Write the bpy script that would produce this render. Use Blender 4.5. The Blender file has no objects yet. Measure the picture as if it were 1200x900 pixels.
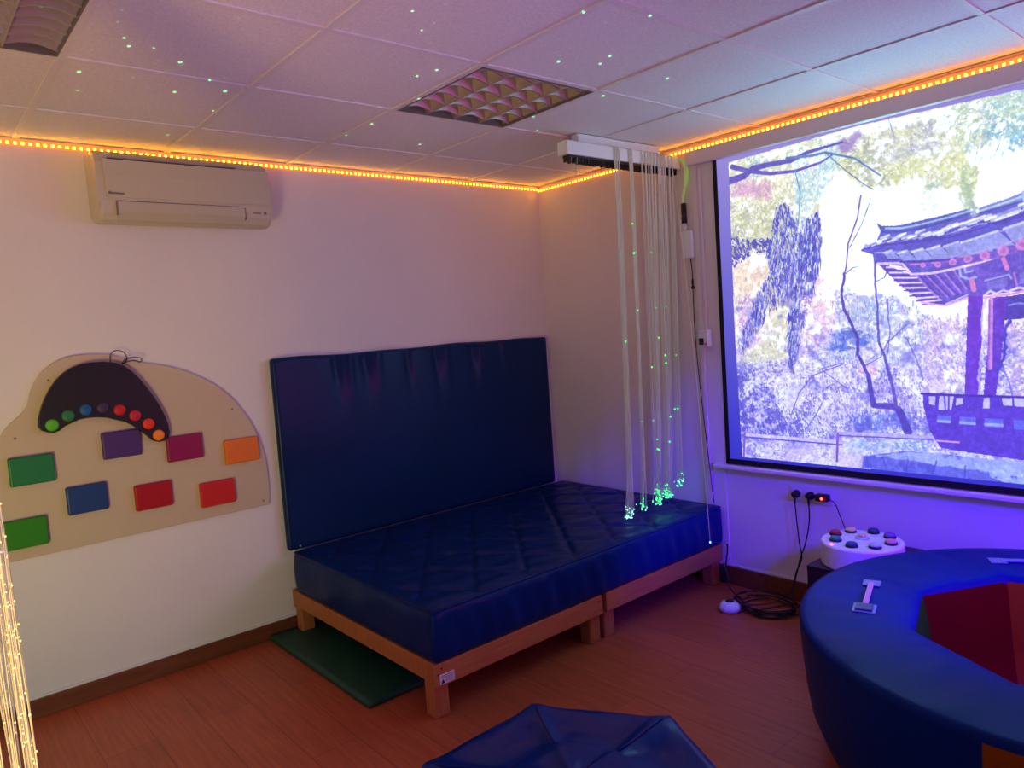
import bpy, bmesh, math, random
import numpy as np
from mathutils import Vector, Matrix
PI = math.pi
random.seed(7)
S = bpy.context.scene
COL = S.collection

# ------------------------------------------------------------------ camera
cam_d = bpy.data.cameras.new('camera'); cam_d.sensor_width = 36; cam_d.lens = 25.883; cam_d.clip_start = .02
cam = bpy.data.objects.new('camera', cam_d); COL.objects.link(cam)
cam.matrix_world = Matrix.Translation((-3.5271, -3.7337, 1.5421)) @ Matrix([[0.756585, 0.103726, -0.645616], [-0.650191, 0.014384, -0.759635], [-0.069508, 0.994502, 0.078325]]).to_4x4()
S.camera = cam
S.view_settings.view_transform = 'Standard'; S.view_settings.look = 'None'
S.view_settings.gamma = 1; S.view_settings.use_curve_mapping = False
S.view_settings.exposure = 0.0
S.cycles.use_denoising = True
S.cycles.max_bounces = 8
S.cycles.sample_clamp_indirect = 6
w = bpy.data.worlds.new('world'); S.world = w; w.use_nodes = True
w.node_tree.nodes['Background'].inputs[0].default_value = (.5, .5, .6, 1)
w.node_tree.nodes['Background'].inputs[1].default_value = 0.02

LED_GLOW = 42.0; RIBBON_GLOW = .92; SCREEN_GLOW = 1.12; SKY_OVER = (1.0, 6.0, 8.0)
def lamp(name, kind, loc, target, energy, color, size=.1, spot=60, blend=.5, size_y=None):
    d = bpy.data.lights.new(name, kind); d.energy = energy; d.color = color
    if kind == 'AREA':
        d.size = size
        if size_y: d.shape = 'RECTANGLE'; d.size_y = size_y
    else: d.shadow_soft_size = size
    if kind == 'SPOT': d.spot_size = math.radians(spot); d.spot_blend = blend
    o = bpy.data.objects.new(name, d); COL.objects.link(o); o.location = loc
    if target is not None:
        o.rotation_euler = (Vector(target) - Vector(loc)).to_track_quat('-Z', 'Y').to_euler()
    return o
# added blue fill from behind the camera, with no visible source
lamp('rear_blue_fill', 'AREA', (-4.8, -3.9, 1.4), (-2.3, 0, 1.1), 9, (.15, .15, 1.0), 1.0, size_y=1.6).data.spread = math.radians(110)
# yellow glow of the fibre lamp standing left of the photographer
lamp('fibre_lamp_glow', 'SPOT', (-3.9, -1.9, .5), (-3.3, 0, .5), 24, (.48, 1.0, .04), .15, spot=120, blend=1)
# added amber fill behind the camera, shining up to warm ceiling and left wall
lamp('amber_fill', 'SPOT', (-4.5, -3.3, .4), (-2.9, -.7, 2.4), 182, (1.0, .58, .03), .2, spot=94, blend=1)
# added pink fill from the unseen corner behind the ball pool, off to the right
lamp('pink_fill', 'AREA', (-.5, -4.5, 1.3), (-1.2, -2.2, 2.0), 12, (1.0, .05, .75), .5)
# violet colour lamp on the right of the room, washing the wall under the screen
lamp('violet_wall_wash', 'SPOT', (-1.3, -4.4, 1.7), (0, -2.6, .2), 290, (.03, .0, 1.0), .12, spot=54, blend=.3)
lamp('violet_wall_wash', 'SPOT', (-2.4, -4.6, 2.2), (0, -1.9, .3), 360, (.03, .0, 1.0), .12, spot=34, blend=.4)  # second violet spot, added to even out the wash along the wall
# star projector standing on the floor near the photographer: violet haze
lamp('star_projector_haze', 'SPOT', (-2.9, -3.9, .35), (-2.35, -2.0, 2.47), 66, (.08, .02, 1.0), .06, spot=44, blend=1)
# star projector laser: green dots thrown by a gobo
stars = lamp('star_projector_laser', 'SPOT', (-2.75, -3.85, .35), (-2.2, -2.05, 2.47), 1500, (.10, 1.0, .28), 0.0, spot=42, blend=.2)
ld = stars.data; ld.use_nodes = True; nt = ld.node_tree
em = [n for n in nt.nodes if n.type == 'EMISSION'][0]
tc = nt.nodes.new('ShaderNodeTexCoord')
def star_layer(scale, thr, gain, cut):
    v = nt.nodes.new('ShaderNodeTexVoronoi'); v.inputs['Scale'].default_value = scale
    nt.links.new(tc.outputs['Normal'], v.inputs['Vector'])
    lt = nt.nodes.new('ShaderNodeMath'); lt.operation = 'LESS_THAN'; lt.inputs[1].default_value = thr
    nt.links.new(v.outputs['Distance'], lt.inputs[0])
    sp = nt.nodes.new('ShaderNodeSeparateColor'); nt.links.new(v.outputs['Color'], sp.inputs[0])
    pick = nt.nodes.new('ShaderNodeMath'); pick.operation = 'GREATER_THAN'; pick.inputs[1].default_value = cut
    nt.links.new(sp.outputs[0], pick.inputs[0])
    m = nt.nodes.new('ShaderNodeMath'); m.operation = 'MULTIPLY'
    nt.links.new(lt.outputs[0], m.inputs[0]); nt.links.new(pick.outputs[0], m.inputs[1])
    g = nt.nodes.new('ShaderNodeMath'); g.operation = 'MULTIPLY'; g.inputs[1].default_value = gain
    nt.links.new(m.outputs[0], g.inputs[0]); return g
a1 = star_layer(40, .080, 1.0, .35); a2 = star_layer(76, .085, .22, .2)
ad = nt.nodes.new('ShaderNodeMath'); ad.operation = 'ADD'
nt.links.new(a1.outputs[0], ad.inputs[0]); nt.links.new(a2.outputs[0], ad.inputs[1])
nt.links.new(ad.outputs[0], em.inputs['Strength'])

# ------------------------------------------------------------------ materials
def mat(name, color, rough=.5, metal=0, emit=None, estr=0, spec=.5, bump=None, vary=None, coat=0, trans=0, ior=1.45):
    m = bpy.data.materials.new(name); m.use_nodes = True; n = m.node_tree.nodes; L = m.node_tree.links
    b = n['Principled BSDF']
    b.inputs['Base Color'].default_value = (*color, 1); b.inputs['Roughness'].default_value = rough
    b.inputs['Metallic'].default_value = metal; b.inputs['Specular IOR Level'].default_value = spec
    b.inputs['Coat Weight'].default_value = coat; b.inputs['Transmission Weight'].default_value = trans
    b.inputs['IOR'].default_value = ior
    if emit: b.inputs['Emission Color'].default_value = (*emit, 1); b.inputs['Emission Strength'].default_value = estr
    t = n.new('ShaderNodeTexCoord')
    if vary:   # (scale, second colour, stretch)
        sc, c2, st = vary
        mp = n.new('ShaderNodeMapping'); mp.inputs['Scale'].default_value = st; L.new(t.outputs['Object'], mp.inputs[0])
        nz = n.new('ShaderNodeTexNoise'); nz.inputs['Scale'].default_value = sc; nz.inputs['Detail'].default_value = 5
        L.new(mp.outputs[0], nz.inputs['Vector'])
        r = n.new('ShaderNodeValToRGB'); r.color_ramp.elements[0].position = .35; r.color_ramp.elements[1].position = .65
        r.color_ramp.elements[0].color = (*color, 1); r.color_ramp.elements[1].color = (*c2, 1)
        L.new(nz.outputs[0], r.inputs[0]); L.new(r.outputs[0], b.inputs['Base Color'])
    if bump:   # (scale, strength, distance)
        nz = n.new('ShaderNodeTexNoise'); nz.inputs['Scale'].default_value = bump[0]; nz.inputs['Detail'].default_value = 4
        L.new(t.outputs['Object'], nz.inputs['Vector'])
        bp = n.new('ShaderNodeBump'); bp.inputs['Strength'].default_value = bump[1]; bp.inputs['Distance'].default_value = bump[2]
        L.new(nz.outputs[0], bp.inputs['Height']); L.new(bp.outputs[0], b.inputs['Normal'])
    return m
M = {}
M['wall'] = mat('painted plaster', (.80, .77, .74), .75, vary=(3, (.78, .75, .72), (1, 1, 1)), bump=(60, .08, .002))
M['tile'] = mat('mineral fibre tile', (.84, .83, .82), .9, vary=(110, (.74, .73, .72), (1, 1, 1)), bump=(150, .35, .003))
M['tbar'] = mat('white enamelled bar', (.74, .73, .72), .5, bump=(30, .02, .001))
M['white'] = mat('white plastic', (.78, .78, .76), .35, bump=(25, .02, .001))
M['whitelac'] = mat('white lacquer', (.80, .80, .82), .3, bump=(25, .02, .001))
M['acplastic'] = mat('aged white plastic', (.60, .56, .40), .4, vary=(2, (.58, .54, .385), (1, 1, 1)))
M['acflap'] = mat('aged plastic flap', (.55, .51, .37), .4, bump=(20, .02, .001))
M['grey'] = mat('grey print', (.22, .20, .18), .6, bump=(25, .02, .001))
M['dark'] = mat('black plastic', (.012, .012, .014), .4, bump=(40, .05, .001))
M['darkmatte'] = mat('matte black', (.006, .006, .007), .8, bump=(40, .05, .001))
M['blacklac'] = mat('dark table laminate', (.012, .008, .014), .35, bump=(30, .03, .001))
M['vinyl'] = mat('navy vinyl', (.0025, .018, .115), .32, spec=.12, vary=(6, (.003, .022, .13), (1, 1, 1)), bump=(9, .30, .012))
M['vinylsmooth'] = mat('navy vinyl on board', (.0025, .020, .085), .34, spec=.22, vary=(3, (.003, .024, .10), (1, 1, 1)), bump=(4, .25, .012))
M['vinylshiny'] = mat('glossy navy vinyl', (.0025, .018, .16), .24, spec=.16, vary=(6, (.003, .022, .18), (1, 1, 1)), bump=(7, .35, .02))
M['vinylpool'] = mat('blue vinyl', (.003, .022, .15), .42, spec=.07, vary=(5, (.004, .026, .17), (1, 1, 1)), bump=(5, .35, .015))
M['vinylred'] = mat('dark red vinyl', (.12, .006, .002), .5, spec=.08, bump=(7, .3, .012))
M['vinylorange'] = mat('orange vinyl', (.32, .075, .003), .5, spec=.1, bump=(7, .3, .012))
M['vinylyellow'] = mat('ochre vinyl', (.42, .16, .006), .5, bump=(7, .3, .012))
M['vinylgreen'] = mat('green vinyl', (.012, .12, .006), .5, spec=.1, bump=(7, .3, .012))
M['greenmat'] = mat('dark green mat vinyl', (.004, .052, .030), .55, vary=(12, (.005, .065, .036), (1, 1, 1)), bump=(60, .15, .003))
M['pine'] = mat('pale pine', (.50, .185, .055), .5, vary=(6, (.41, .14, .042), (1, 12, 12)), bump=(30, .05, .001))
M['pineend'] = mat('pine leg', (.50, .165, .045), .5, vary=(6, (.41, .125, .034), (12, 12, 1)), bump=(30, .05, .001))
M['skirt'] = mat('brown wood skirting', (.20, .060, .024), .45, vary=(5, (.15, .044, .018), (1, 8, 8)))
M['panel'] = mat('cream painted board', (.60, .50, .33), .45, vary=(2, (.585, .485, .32), (1, 1, 1)))
M['fibre'] = mat('pale fibre', (.62, .62, .50), .35, emit=(.72, .80, .52), estr=.05, bump=(40, .02, .001))
M['fibregreen'] = mat('green lit fibre', (.62, .78, .40), .4, emit=(.45, .75, .15), estr=.16, bump=(40, .02, .001))
M['fibregold'] = mat('golden lit fibre', (.80, .78, .55), .3, emit=(1.0, .84, .42), estr=.10, bump=(40, .02, .001))
M['sparkgold'] = mat('golden sparkle', (.9, .8, .4), .4, emit=(1.0, .88, .30), estr=1.3)
M['sparkpink'] = mat('pinkish sparkle', (.9, .8, .8), .4, emit=(1.0, .72, .80), estr=.8)
M['tip'] = mat('green glowing fibre tip', (.1, .8, .25), .4, emit=(.04, 1.0, .16), estr=2.6)
M['tippale'] = mat('pale glowing fibre tip', (.3, .8, .6), .4, emit=(.35, 1.0, .70), estr=1.6)
M['bead'] = mat('amber led', (1, .6, .2), .4, emit=(1.0, .40, .010), estr=LED_GLOW)
M['ribbon'] = mat('led tape with painted glow', (.8, .35, .08), .5, emit=(1.0, .24, .03), estr=RIBBON_GLOW)  # emission stands in for bead light falling on tape and channel
M['louvre'] = mat('brushed louvre metal', (.46, .42, .33), .45, metal=.7, bump=(60, .1, .001))
M['louvredark'] = mat('fitting interior', (.16, .15, .13), .5, bump=(30, .05, .001))
M['redled'] = mat('red pilot light', (1, .1, .05), .4, emit=(1, .04, .02), estr=14)
M['sticker'] = mat('paper sticker', (.75, .74, .78), .6, bump=(30, .02, .001))
M['tape'] = mat('light blue grey tape', (.20, .32, .42), .3, bump=(30, .1, .002))
M['tapedark'] = mat('dark clear tape patch', (.03, .06, .13), .2, bump=(30, .1, .002))
M['pinkstrap'] = mat('pink strap', (.75, .38, .46), .6, bump=(90, .2, .002))
M['sage'] = mat('fibre light source casing', (.76, .90, .84), .4, bump=(25, .02, .001))

def flatmat(name, c, rough=.45): 
    if name not in M: M[name] = mat(name, c, rough, bump=(40, .04, .001))
    return M[name]

# floor: long narrow boards running away from the long wall
def floor_mat():
    m = bpy.data.materials.new('laminate boards'); m.use_nodes = True; n = m.node_tree.nodes; L = m.node_tree.links
    b = n['Principled BSDF']; b.inputs['Roughness'].default_value = .42; b.inputs['Specular IOR Level'].default_value = .4
    t = n.new('ShaderNodeTexCoord'); mp = n.new('ShaderNodeMapping'); mp.inputs['Rotation'].default_value = (0, 0, PI/2)
    L.new(t.outputs['Object'], mp.inputs[0])
    br = n.new('ShaderNodeTexBrick'); br.inputs['Scale'].default_value = 1; br.inputs['Brick Width'].default_value = 1.2
    br.inputs['Row Height'].default_value = .19; br.inputs['Mortar Size'].default_value = .0016; br.inputs['Mortar Smooth'].default_value = .3
    br.inputs['Color1'].default_value = (.50, .108, .040, 1); br.inputs['Color2'].default_value = (.43, .088, .032, 1)
    br.inputs['Mortar'].default_value = (.22, .042, .016, 1); br.inputs['Bias'].default_value = 0
    L.new(mp.outputs[0], br.inputs['Vector'])
    m2 = n.new('ShaderNodeMapping'); m2.inputs['Scale'].default_value = (1.2, 22, 1); L.new(mp.outputs[0], m2.inputs[0])
    nz = n.new('ShaderNodeTexNoise'); nz.inputs['Scale'].default_value = 3.2; nz.inputs['Detail'].default_value = 8
    L.new(m2.outputs[0], nz.inputs['Vector'])
    mr = n.new('ShaderNodeMapRange'); mr.inputs[1].default_value = .3; mr.inputs[2].default_value = .7
    mr.inputs[3].default_value = .78; mr.inputs[4].default_value = 1.15; L.new(nz.outputs[0], mr.inputs[0])
    mx = n.new('ShaderNodeMix'); mx.data_type = 'RGBA'; mx.blend_type = 'MULTIPLY'; mx.inputs[0].default_value = 1
    L.new(br.outputs[0], mx.inputs[6]); L.new(mr.outputs[0], mx.inputs[7]); L.new(mx.outputs[2], b.inputs['Base Color'])
    bp = n.new('ShaderNodeBump'); bp.inputs['Strength'].default_value = .12; bp.inputs['Distance'].default_value = .002
    L.new(nz.outputs[0], bp.inputs['Height']); L.new(bp.outputs[0], b.inputs['Normal'])
    return m
M['floor'] = floor_mat()

# ------------------------------------------------------------------ mesh helpers
def obj(name, bm, m, parent=None, smooth=False, label=None, loc=None):
    me = bpy.data.meshes.new(name)
    bmesh.ops.recalc_face_normals(bm, faces=bm.faces[:]) if bm.faces else None
    bm.to_mesh(me); bm.free()
    for mm in (m if isinstance(m, (list, tuple)) else [m]): me.materials.append(mm)
    if smooth:
        for p in me.polygons: p.use_smooth = True
    o = bpy.data.objects.new(name, me); COL.objects.link(o)
    if parent is not None: o.parent = parent
    if label: o['label'] = label
    if loc is not None: o.location = loc
    return o
def thing(name, label, cat, loc=(0, 0, 0), group=None):
    o = bpy.data.objects.new(name, None); COL.objects.link(o); o.location = loc; o.empty_display_size = .1
    o['label'] = label; o['category'] = cat
    if group: o['group'] = group
    return o
def tag(o, label, cat, group=None):
    o['label'] = label; o['category'] = cat
    if group: o['group'] = group
    return o
def struct(name, bm, m, parent=None, label=None):
    o = obj(name, bm, m, parent)
    if parent is None: o['kind'] = 'structure'
    if label: o['label'] = label
    return o
def box(bm, x0, x1, y0, y1, z0, z1, bev=0, seg=2):
    mtx = Matrix.Translation(((x0+x1)/2, (y0+y1)/2, (z0+z1)/2)) @ Matrix.Diagonal((abs(x1-x0), abs(y1-y0), abs(z1-z0), 1))
    r = bmesh.ops.create_cube(bm, size=1, matrix=mtx)
    if bev:
        es = list({e for v in r['verts'] for e in v.link_edges})
        bmesh.ops.bevel(bm, geom=es, offset=bev, segments=seg, profile=.5, affect='EDGES')
    return bm
def B(*a, **k): return box(bmesh.new(), *a, **k)
def lathe(bm, prof, seg=24, c=(0, 0), a0=0, a1=2*PI):
    full = abs(a1-a0-2*PI) < 1e-6
    N = seg if full else seg+1; rings = []
    for r, z in prof:
        if r < 1e-6: rings.append([bm.verts.new((c[0], c[1], z))])
        else: rings.append([bm.verts.new((c[0]+r*math.cos(a0+(a1-a0)*k/seg), c[1]+r*math.sin(a0+(a1-a0)*k/seg), z)) for k in range(N)])
    for A, Bq in zip(rings, rings[1:]):
        for k in range(seg):
            k2 = (k+1) % N
            if len(A) == 1 and len(Bq) == 1: continue
            if len(A) == 1: bm.faces.new((A[0], Bq[k], Bq[k2]))
            elif len(Bq) == 1: bm.faces.new((A[k], A[k2], Bq[0]))
            else: bm.faces.new((A[k], A[k2], Bq[k2], Bq[k]))
    return bm
def tube(bm, pts, r, seg=6, caps=True, r1=None):
    pts = [Vector(p) for p in pts]; rings = []
    t0 = (pts[1]-pts[0]).normalized()
    up = Vector((0, 0, 1)) if abs(t0.z) < .9 else Vector((1, 0, 0))
    nrm = t0.cross(up).normalized()
    for i, p in enumerate(pts):
        t = (pts[min(i+1, len(pts)-1)]-pts[max(i-1, 0)]).normalized()
        nrm = (nrm-t*nrm.dot(t)).normalized(); b = t.cross(nrm)
        rr = r if r1 is None else r+(r1-r)*i/(len(pts)-1)
        rings.append([bm.verts.new(p+(nrm*math.cos(2*PI*k/seg)+b*math.sin(2*PI*k/seg))*rr) for k in range(seg)])
    for A, Bq in zip(rings, rings[1:]):
        for k in range(seg): bm.faces.new((A[k], A[(k+1) % seg], Bq[(k+1) % seg], Bq[k]))
    if caps: bm.faces.new(rings[0]); bm.faces.new(rings[-1][::-1])
    return bm
def spline(pts, n=8):
    pts = [Vector(p) for p in pts]; out = []
    P = [pts[0]]+pts+[pts[-1]]
    for i in range(1, len(P)-2):
        a, b, c, d = P[i-1], P[i], P[i+1], P[i+2]
        for k in range(n):
            t = k/n
            out.append(.5*((2*b)+(c-a)*t+(2*a-5*b+4*c-d)*t*t+(3*b-a-3*c+d)*t**3))
    out.append(pts[-1]); return out
def prism(bm, poly, lo, hi, axis='y', bev=0):
    """extrude a 2-D outline; axis y: poly = (x,z); axis x: poly=(y,z); axis z: poly=(x,y)"""
    def P(a, b, c): return {'y': (a, c, b), 'x': (c, a, b), 'z': (a, b, c)}[axis]
    A = [bm.verts.new(P(a, b, lo)) for a, b in poly]; Bq = [bm.verts.new(P(a, b, hi)) for a, b in poly]
    f1 = bm.faces.new(A); f2 = bm.faces.new(Bq[::-1]); n = len(poly)
    for k in range(n): bm.faces.new((A[k], A[(k+1) % n], Bq[(k+1) % n], Bq[k]))
    if bev:
        es = list(f1.edges)+list(f2.edges)
        bmesh.ops.bevel(bm, geom=es, offset=bev, segments=2, profile=.5, affect='EDGES')
    return bm
def softbox(lo, hi, n, r, disp=None):
    """rounded box on a fine grid, with a displacement function"""
    bm = bmesh.new(); lo = Vector(lo); hi = Vector(hi); V = {}
    def gv(i, j, k):
        key = (i, j, k)
        if key not in V:
            p = Vector((lo.x+(hi.x-lo.x)*i/n[0], lo.y+(hi.y-lo.y)*j/n[1], lo.z+(hi.z-lo.z)*k/n[2]))
            q = Vector((min(max(p.x, lo.x+r), hi.x-r), min(max(p.y, lo.y+r), hi.y-r), min(max(p.z, lo.z+r), hi.z-r)))
            d = p-q
            if d.length > 1e-7: p = q+d.normalized()*r
            if disp: p = disp(p)
            V[key] = bm.verts.new(p)
        return V[key]
    for i in range(n[0]):
        for j in range(n[1]):
            for k in (0, n[2]): bm.faces.new((gv(i, j, k), gv(i+1, j, k), gv(i+1, j+1, k), gv(i, j+1, k)))
    for i in range(n[0]):
        for k in range(n[2]):
            for j in (0, n[1]): bm.faces.new((gv(i, j, k), gv(i+1, j, k), gv(i+1, j, k+1), gv(i, j, k+1)))
    for j in range(n[1]):
        for k in range(n[2]):
            for i in (0, n[0]): bm.faces.new((gv(i, j, k), gv(i, j+1, k), gv(i, j+1, k+1), gv(i, j, k+1)))
    return bm

# ------------------------------------------------------------------ room shell
H = 2.4685; XL, YF = -5.2, -5.2
struct('floor', B(XL, 0, YF, 0, -.1, 0), M['floor'])
struct('wall_left', B(XL-.1, .1, 0, .1, -.1, H+.3), M['wall'])
struct('wall_right', B(0, .1, YF, 0, -.1, H+.3), M['wall'])
struct('wall_front', B(XL-.1, .1, YF-.1, YF, -.1, H+.3), M['wall'])
struct('wall_side', B(XL-.1, XL, YF, 0, -.1, H+.3), M['wall'])
GX = [-.604-.6*k for k in range(0, 8)]; GY = [-.4646-.6*k for k in range(0, 8)]
bm = bmesh.new()
xs = [0]+GX+[XL]; ys = [0]+GY+[YF]
for a in range(len(xs)-1):
    for b in range(len(ys)-1):
        x1, x0, y1, y0 = xs[a], xs[a+1], ys[b], ys[b+1]
        cx, cy = (x0+x1)/2, (y0+y1)/2
        if abs(cx+1.504) < .1 and abs(cy+1.3646) < .1: continue
        if abs(cx+3.304) < .1 and abs(cy+1.3646) < .1: continue
        box(bm, x0, x1, y0, y1, H+.006, H+.02)
struct('ceiling', bm, M['tile'])
bm = bmesh.new()
for gx in GX: box(bm, gx-.012, gx+.012, YF, 0, H, H+.03)
for gy in GY: box(bm, XL, 0, gy-.0115, gy+.0115, H+.0008, H+.029)
box(bm, XL, 0, -.022, 0, H, H+.003); box(bm, -.022, 0, YF, 0, H, H+.003)
struct('trim_1', bm, M['tbar'])
struct('baseboard_left', B(XL, 0, -.014, 0, 0, .083, bev=.003), M['skirt'])
struct('baseboard_right', B(-.014, 0, YF, -.014, 0, .105, bev=.003), M['skirt'])
bm = bmesh.new(); box(bm, XL, 0, -.009, 0, .083, .096, bev=.003); box(bm, -.009, 0, YF, -.009, .105, .118, bev=.003)
struct('trim_2', bm, M['wall'])
# casing round the big screen: side board, valance box, sill
bm = bmesh.new(); box(bm, -.022, 0, -1.405, -1.30, .69, 2.352, bev=.004); box(bm, -.030, 0, -1.300, -1.268, .45, 2.352, bev=.004); box(bm, -.008, 0, -1.385, -1.300, .118, .69, bev=.002)
struct('trim_3', bm, M['wall'])
struct('trim_4', B(-.06, 0, YF, -1.255, 2.352, 2.425, bev=.004), M['wall'])
struct('trim_5', B(-.055, 0, YF, -1.335, .672, .695, bev=.006), M['wall'])

# ------------------------------------------------------------------ picture shown on the projection screen
PPM = 420
PY0, PY1, PZ0, PZ1 = -1.405, -4.2, .70, 2.352      # the whole sheet
W_, H_ = int((PY0-PY1)*PPM), int((PZ1-PZ0)*PPM)
rng = np.random.default_rng(5)
img = np.ones((H_, W_, 3)); YY, XX = np.mgrid[0:H_, 0:W_].astype(float)
def cv(p): return ((PY0-p[0])*PPM, (PZ1-p[1])*PPM)
def vnoise(cell, cellx=None, shear=0.0):
    cx = cellx or cell
    gh, gw = int(H_/cell)+4, int((W_+abs(shear)*H_)/cx)+6
    g = rng.random((gh, gw)); y = YY/cell; x = (XX+shear*YY+(abs(shear)*H_ if shear < 0 else 0))/cx
    yi = np.clip(y.astype(int), 0, gh-2); xi = np.clip(x.astype(int), 0, gw-2); fy = y-yi; fx = x-xi
    fy = fy*fy*(3-2*fy); fx = fx*fx*(3-2*fx)
    return (g[yi, xi]*(1-fx)+g[yi, xi+1]*fx)*(1-fy)+(g[yi+1, xi]*(1-fx)+g[yi+1, xi+1]*fx)*fy
def fbm(cell, oct=4, asp=1.0, shear=0.0):
    t = 0; a = 1; s = 0
    for k in range(oct):
        t = t+a*vnoise(max(cell/2**k, 1.3), max(cell*asp/2**k, 1.3), shear); s += a; a *= .62
    return t/s
def inpoly(poly):
    P = [cv(p) for p in poly]; c = np.zeros((H_, W_), bool); n = len(P)
    for i in range(n):
        x1, y1 = P[i]; x2, y2 = P[(i+1) % n]
        if y1 == y2: continue
        cond = ((y1 > YY) != (y2 > YY)) & (XX < (x2-x1)*(YY-y1)/(y2-y1)+x1)
        c ^= cond
    return c
def blur(m, k):
    m = m.astype(float)
    for ax in (0, 1):
        c = np.cumsum(np.concatenate([np.repeat(m.take([0], ax), k+1, ax), m, np.repeat(m.take([-1], ax), k, ax)], ax), ax)
        n = m.shape[ax]
        m = (c.take(range(2*k+1, 2*k+1+n), ax)-c.take(range(0, n), ax))/(2*k+1)
    return m
def put(mask, col, a=1.0):
    global img
    m = np.clip(mask.astype(float)*a, 0, 1)[..., None]; img = img*(1-m)+np.array(col)/255.*m
def line(pts, wd, col, a=1.0, jit=0.0):
    P = [cv(p) for p in pts]; m = np.zeros((H_, W_))
    ws = np.linspace(wd[0], wd[1], len(P)) if isinstance(wd, tuple) else [wd]*len(P)
    jx = (fbm(14, 2)-.5)*jit if jit else 0
    for i in range(len(P)-1):
        (x1, y1), (x2, y2) = P[i], P[i+1]; r = int(max(ws)+3+jit)
        xa, xb = int(max(min(x1, x2)-r, 0)), int(min(max(x1, x2)+r, W_)); ya, yb = int(max(min(y1, y2)-r, 0)), int(min(max(y1, y2)+r, H_))
        if xa >= xb or ya >= yb: continue
        X = XX[ya:yb, xa:xb]; Y = YY[ya:yb, xa:xb]
        if jit: X = X+jx[ya:yb, xa:xb]
        dx, dy = x2-x1, y2-y1; L2 = dx*dx+dy*dy+1e-9
        t = np.clip(((X-x1)*dx+(Y-y1)*dy)/L2, 0, 1); d = np.hypot(X-x1-t*dx, Y-y1-t*dy)
        ww = (ws[i]+(ws[i+1]-ws[i])*t)/2
        m[ya:yb, xa:xb] = np.maximum(m[ya:yb, xa:xb], np.clip(ww-d+.5, 0, 1))
    put(m, col, a)
def foliage(poly, col, dens, cell, soft=10, a=1.0, asp=1.0, shear=0.0, sharp=14):
    m = blur(inpoly(poly), soft); nz = fbm(cell, 4, asp, shear)
    put(np.clip((nz-(1-dens)+(m-1)*.5)*sharp, 0, 1)*(m > .02), col, a)
SKY = (252, 253, 255); VI = (70, 58, 176)
img[:] = np.array(SKY)/255.
# shrubs filling the lower part
def leaf(poly, cols, wash=.35, soft=12, cell=6, dens=.42, a=.75, asp=1.0, shear=0.0, specks=.36):
    m = blur(inpoly(poly), soft); avg = np.mean(cols, 0)
    put(m*(.55+.45*np.clip((fbm(40, 2)-.35)*3, 0, 1)), avg*.5+127, wash)
    for c in cols:
        nz = fbm(cell, 3, asp, shear)+.5*(vnoise(34)-.5)
        put(np.clip((nz-(1-dens)+(m-1)*.5)*9, 0, 1)*(m > .02), c, a)
    nz = fbm(cell*.8, 3, asp, shear)+.5*(vnoise(28)-.5)
    put(np.clip((nz-(1-specks)+(m-1)*.5)*10, 0, 1)*(m > .02), (252, 254, 255), .9)
low = [(-1.411,1.603),(-1.704,1.656),(-1.935,1.707),(-2.179,1.575),(-2.367,1.534),(-2.538,1.419),(-3.09,1.425),(-3.087,0.609),(-1.357,0.613)]
leaf(low, [(206, 208, 250), (176, 168, 236), (226, 214, 246)], .85, 16, 7, .50, .8, specks=.26)
leaf(low, [(112, 102, 206), (150, 140, 226)], .1, 12, 5, .43, .75, specks=.36)
leaf(low, [(88, 80, 196)], .0, 8, 4, .36, .6, specks=.33)
leaf([(-1.433,1.308),(-1.59,1.328),(-1.7,1.058),(-1.666,0.831),(-1.403,0.762)], [(78, 74, 192), (110, 106, 214)], .3, 10, 5, .52, .8, specks=.40)
leaf([(-1.576,1.054),(-1.886,1.021),(-1.949,0.938),(-1.902,0.87),(-1.566,0.846)], [(86, 80, 196)], .2, 8, 5, .54, .8, specks=.42)
leaf([(-2.08,1.008),(-2.354,1.048),(-2.442,0.948),(-2.118,0.915)], [(84, 96, 206), (120, 150, 226)], .4, 8, 5, .55, .85, specks=.36)
leaf([(-1.973,1.571),(-2.332,1.583),(-2.427,1.349),(-2.413,1.235),(-1.984,1.278)], [(130, 156, 224), (170, 196, 236), (196, 200, 220)], .5, 14, 6, .5, .75, specks=.40)
leaf([(-2.002,1.424),(-2.174,1.428),(-2.202,1.308),(-2.014,1.303)], [(64, 92, 200), (100, 130, 220)], .5, 8, 5, .60, .85, asp=2, specks=.30)
leaf([(-2.345,1.409),(-2.47,1.415),(-2.467,1.302),(-2.353,1.305)], [(110, 140, 216)], .3, 10, 5, .5, .7, specks=.36)
leaf([(-2.436,1.443),(-2.605,1.488),(-2.59,1.05),(-2.427,1.082)], [(220, 190, 228), (190, 160, 214)], .5, 10, 5, .5, .7, specks=.42)
leaf([(-2.745,1.444),(-2.987,1.431),(-2.984,1.1),(-2.756,1.11)], [(216, 180, 214), (176, 150, 206)], .5, 10, 5, .52, .75, specks=.42)
leaf([(-2.349,1.543),(-2.456,1.554),(-2.442,1.405),(-2.364,1.427)], [(240, 242, 200)], .4, 10, 6, .5, .6)
leaf([(-2.149,1.256),(-2.227,1.243),(-2.214,1.187),(-2.143,1.195)], [(246, 176, 206)], .5, 8, 6, .55, .7)
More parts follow.
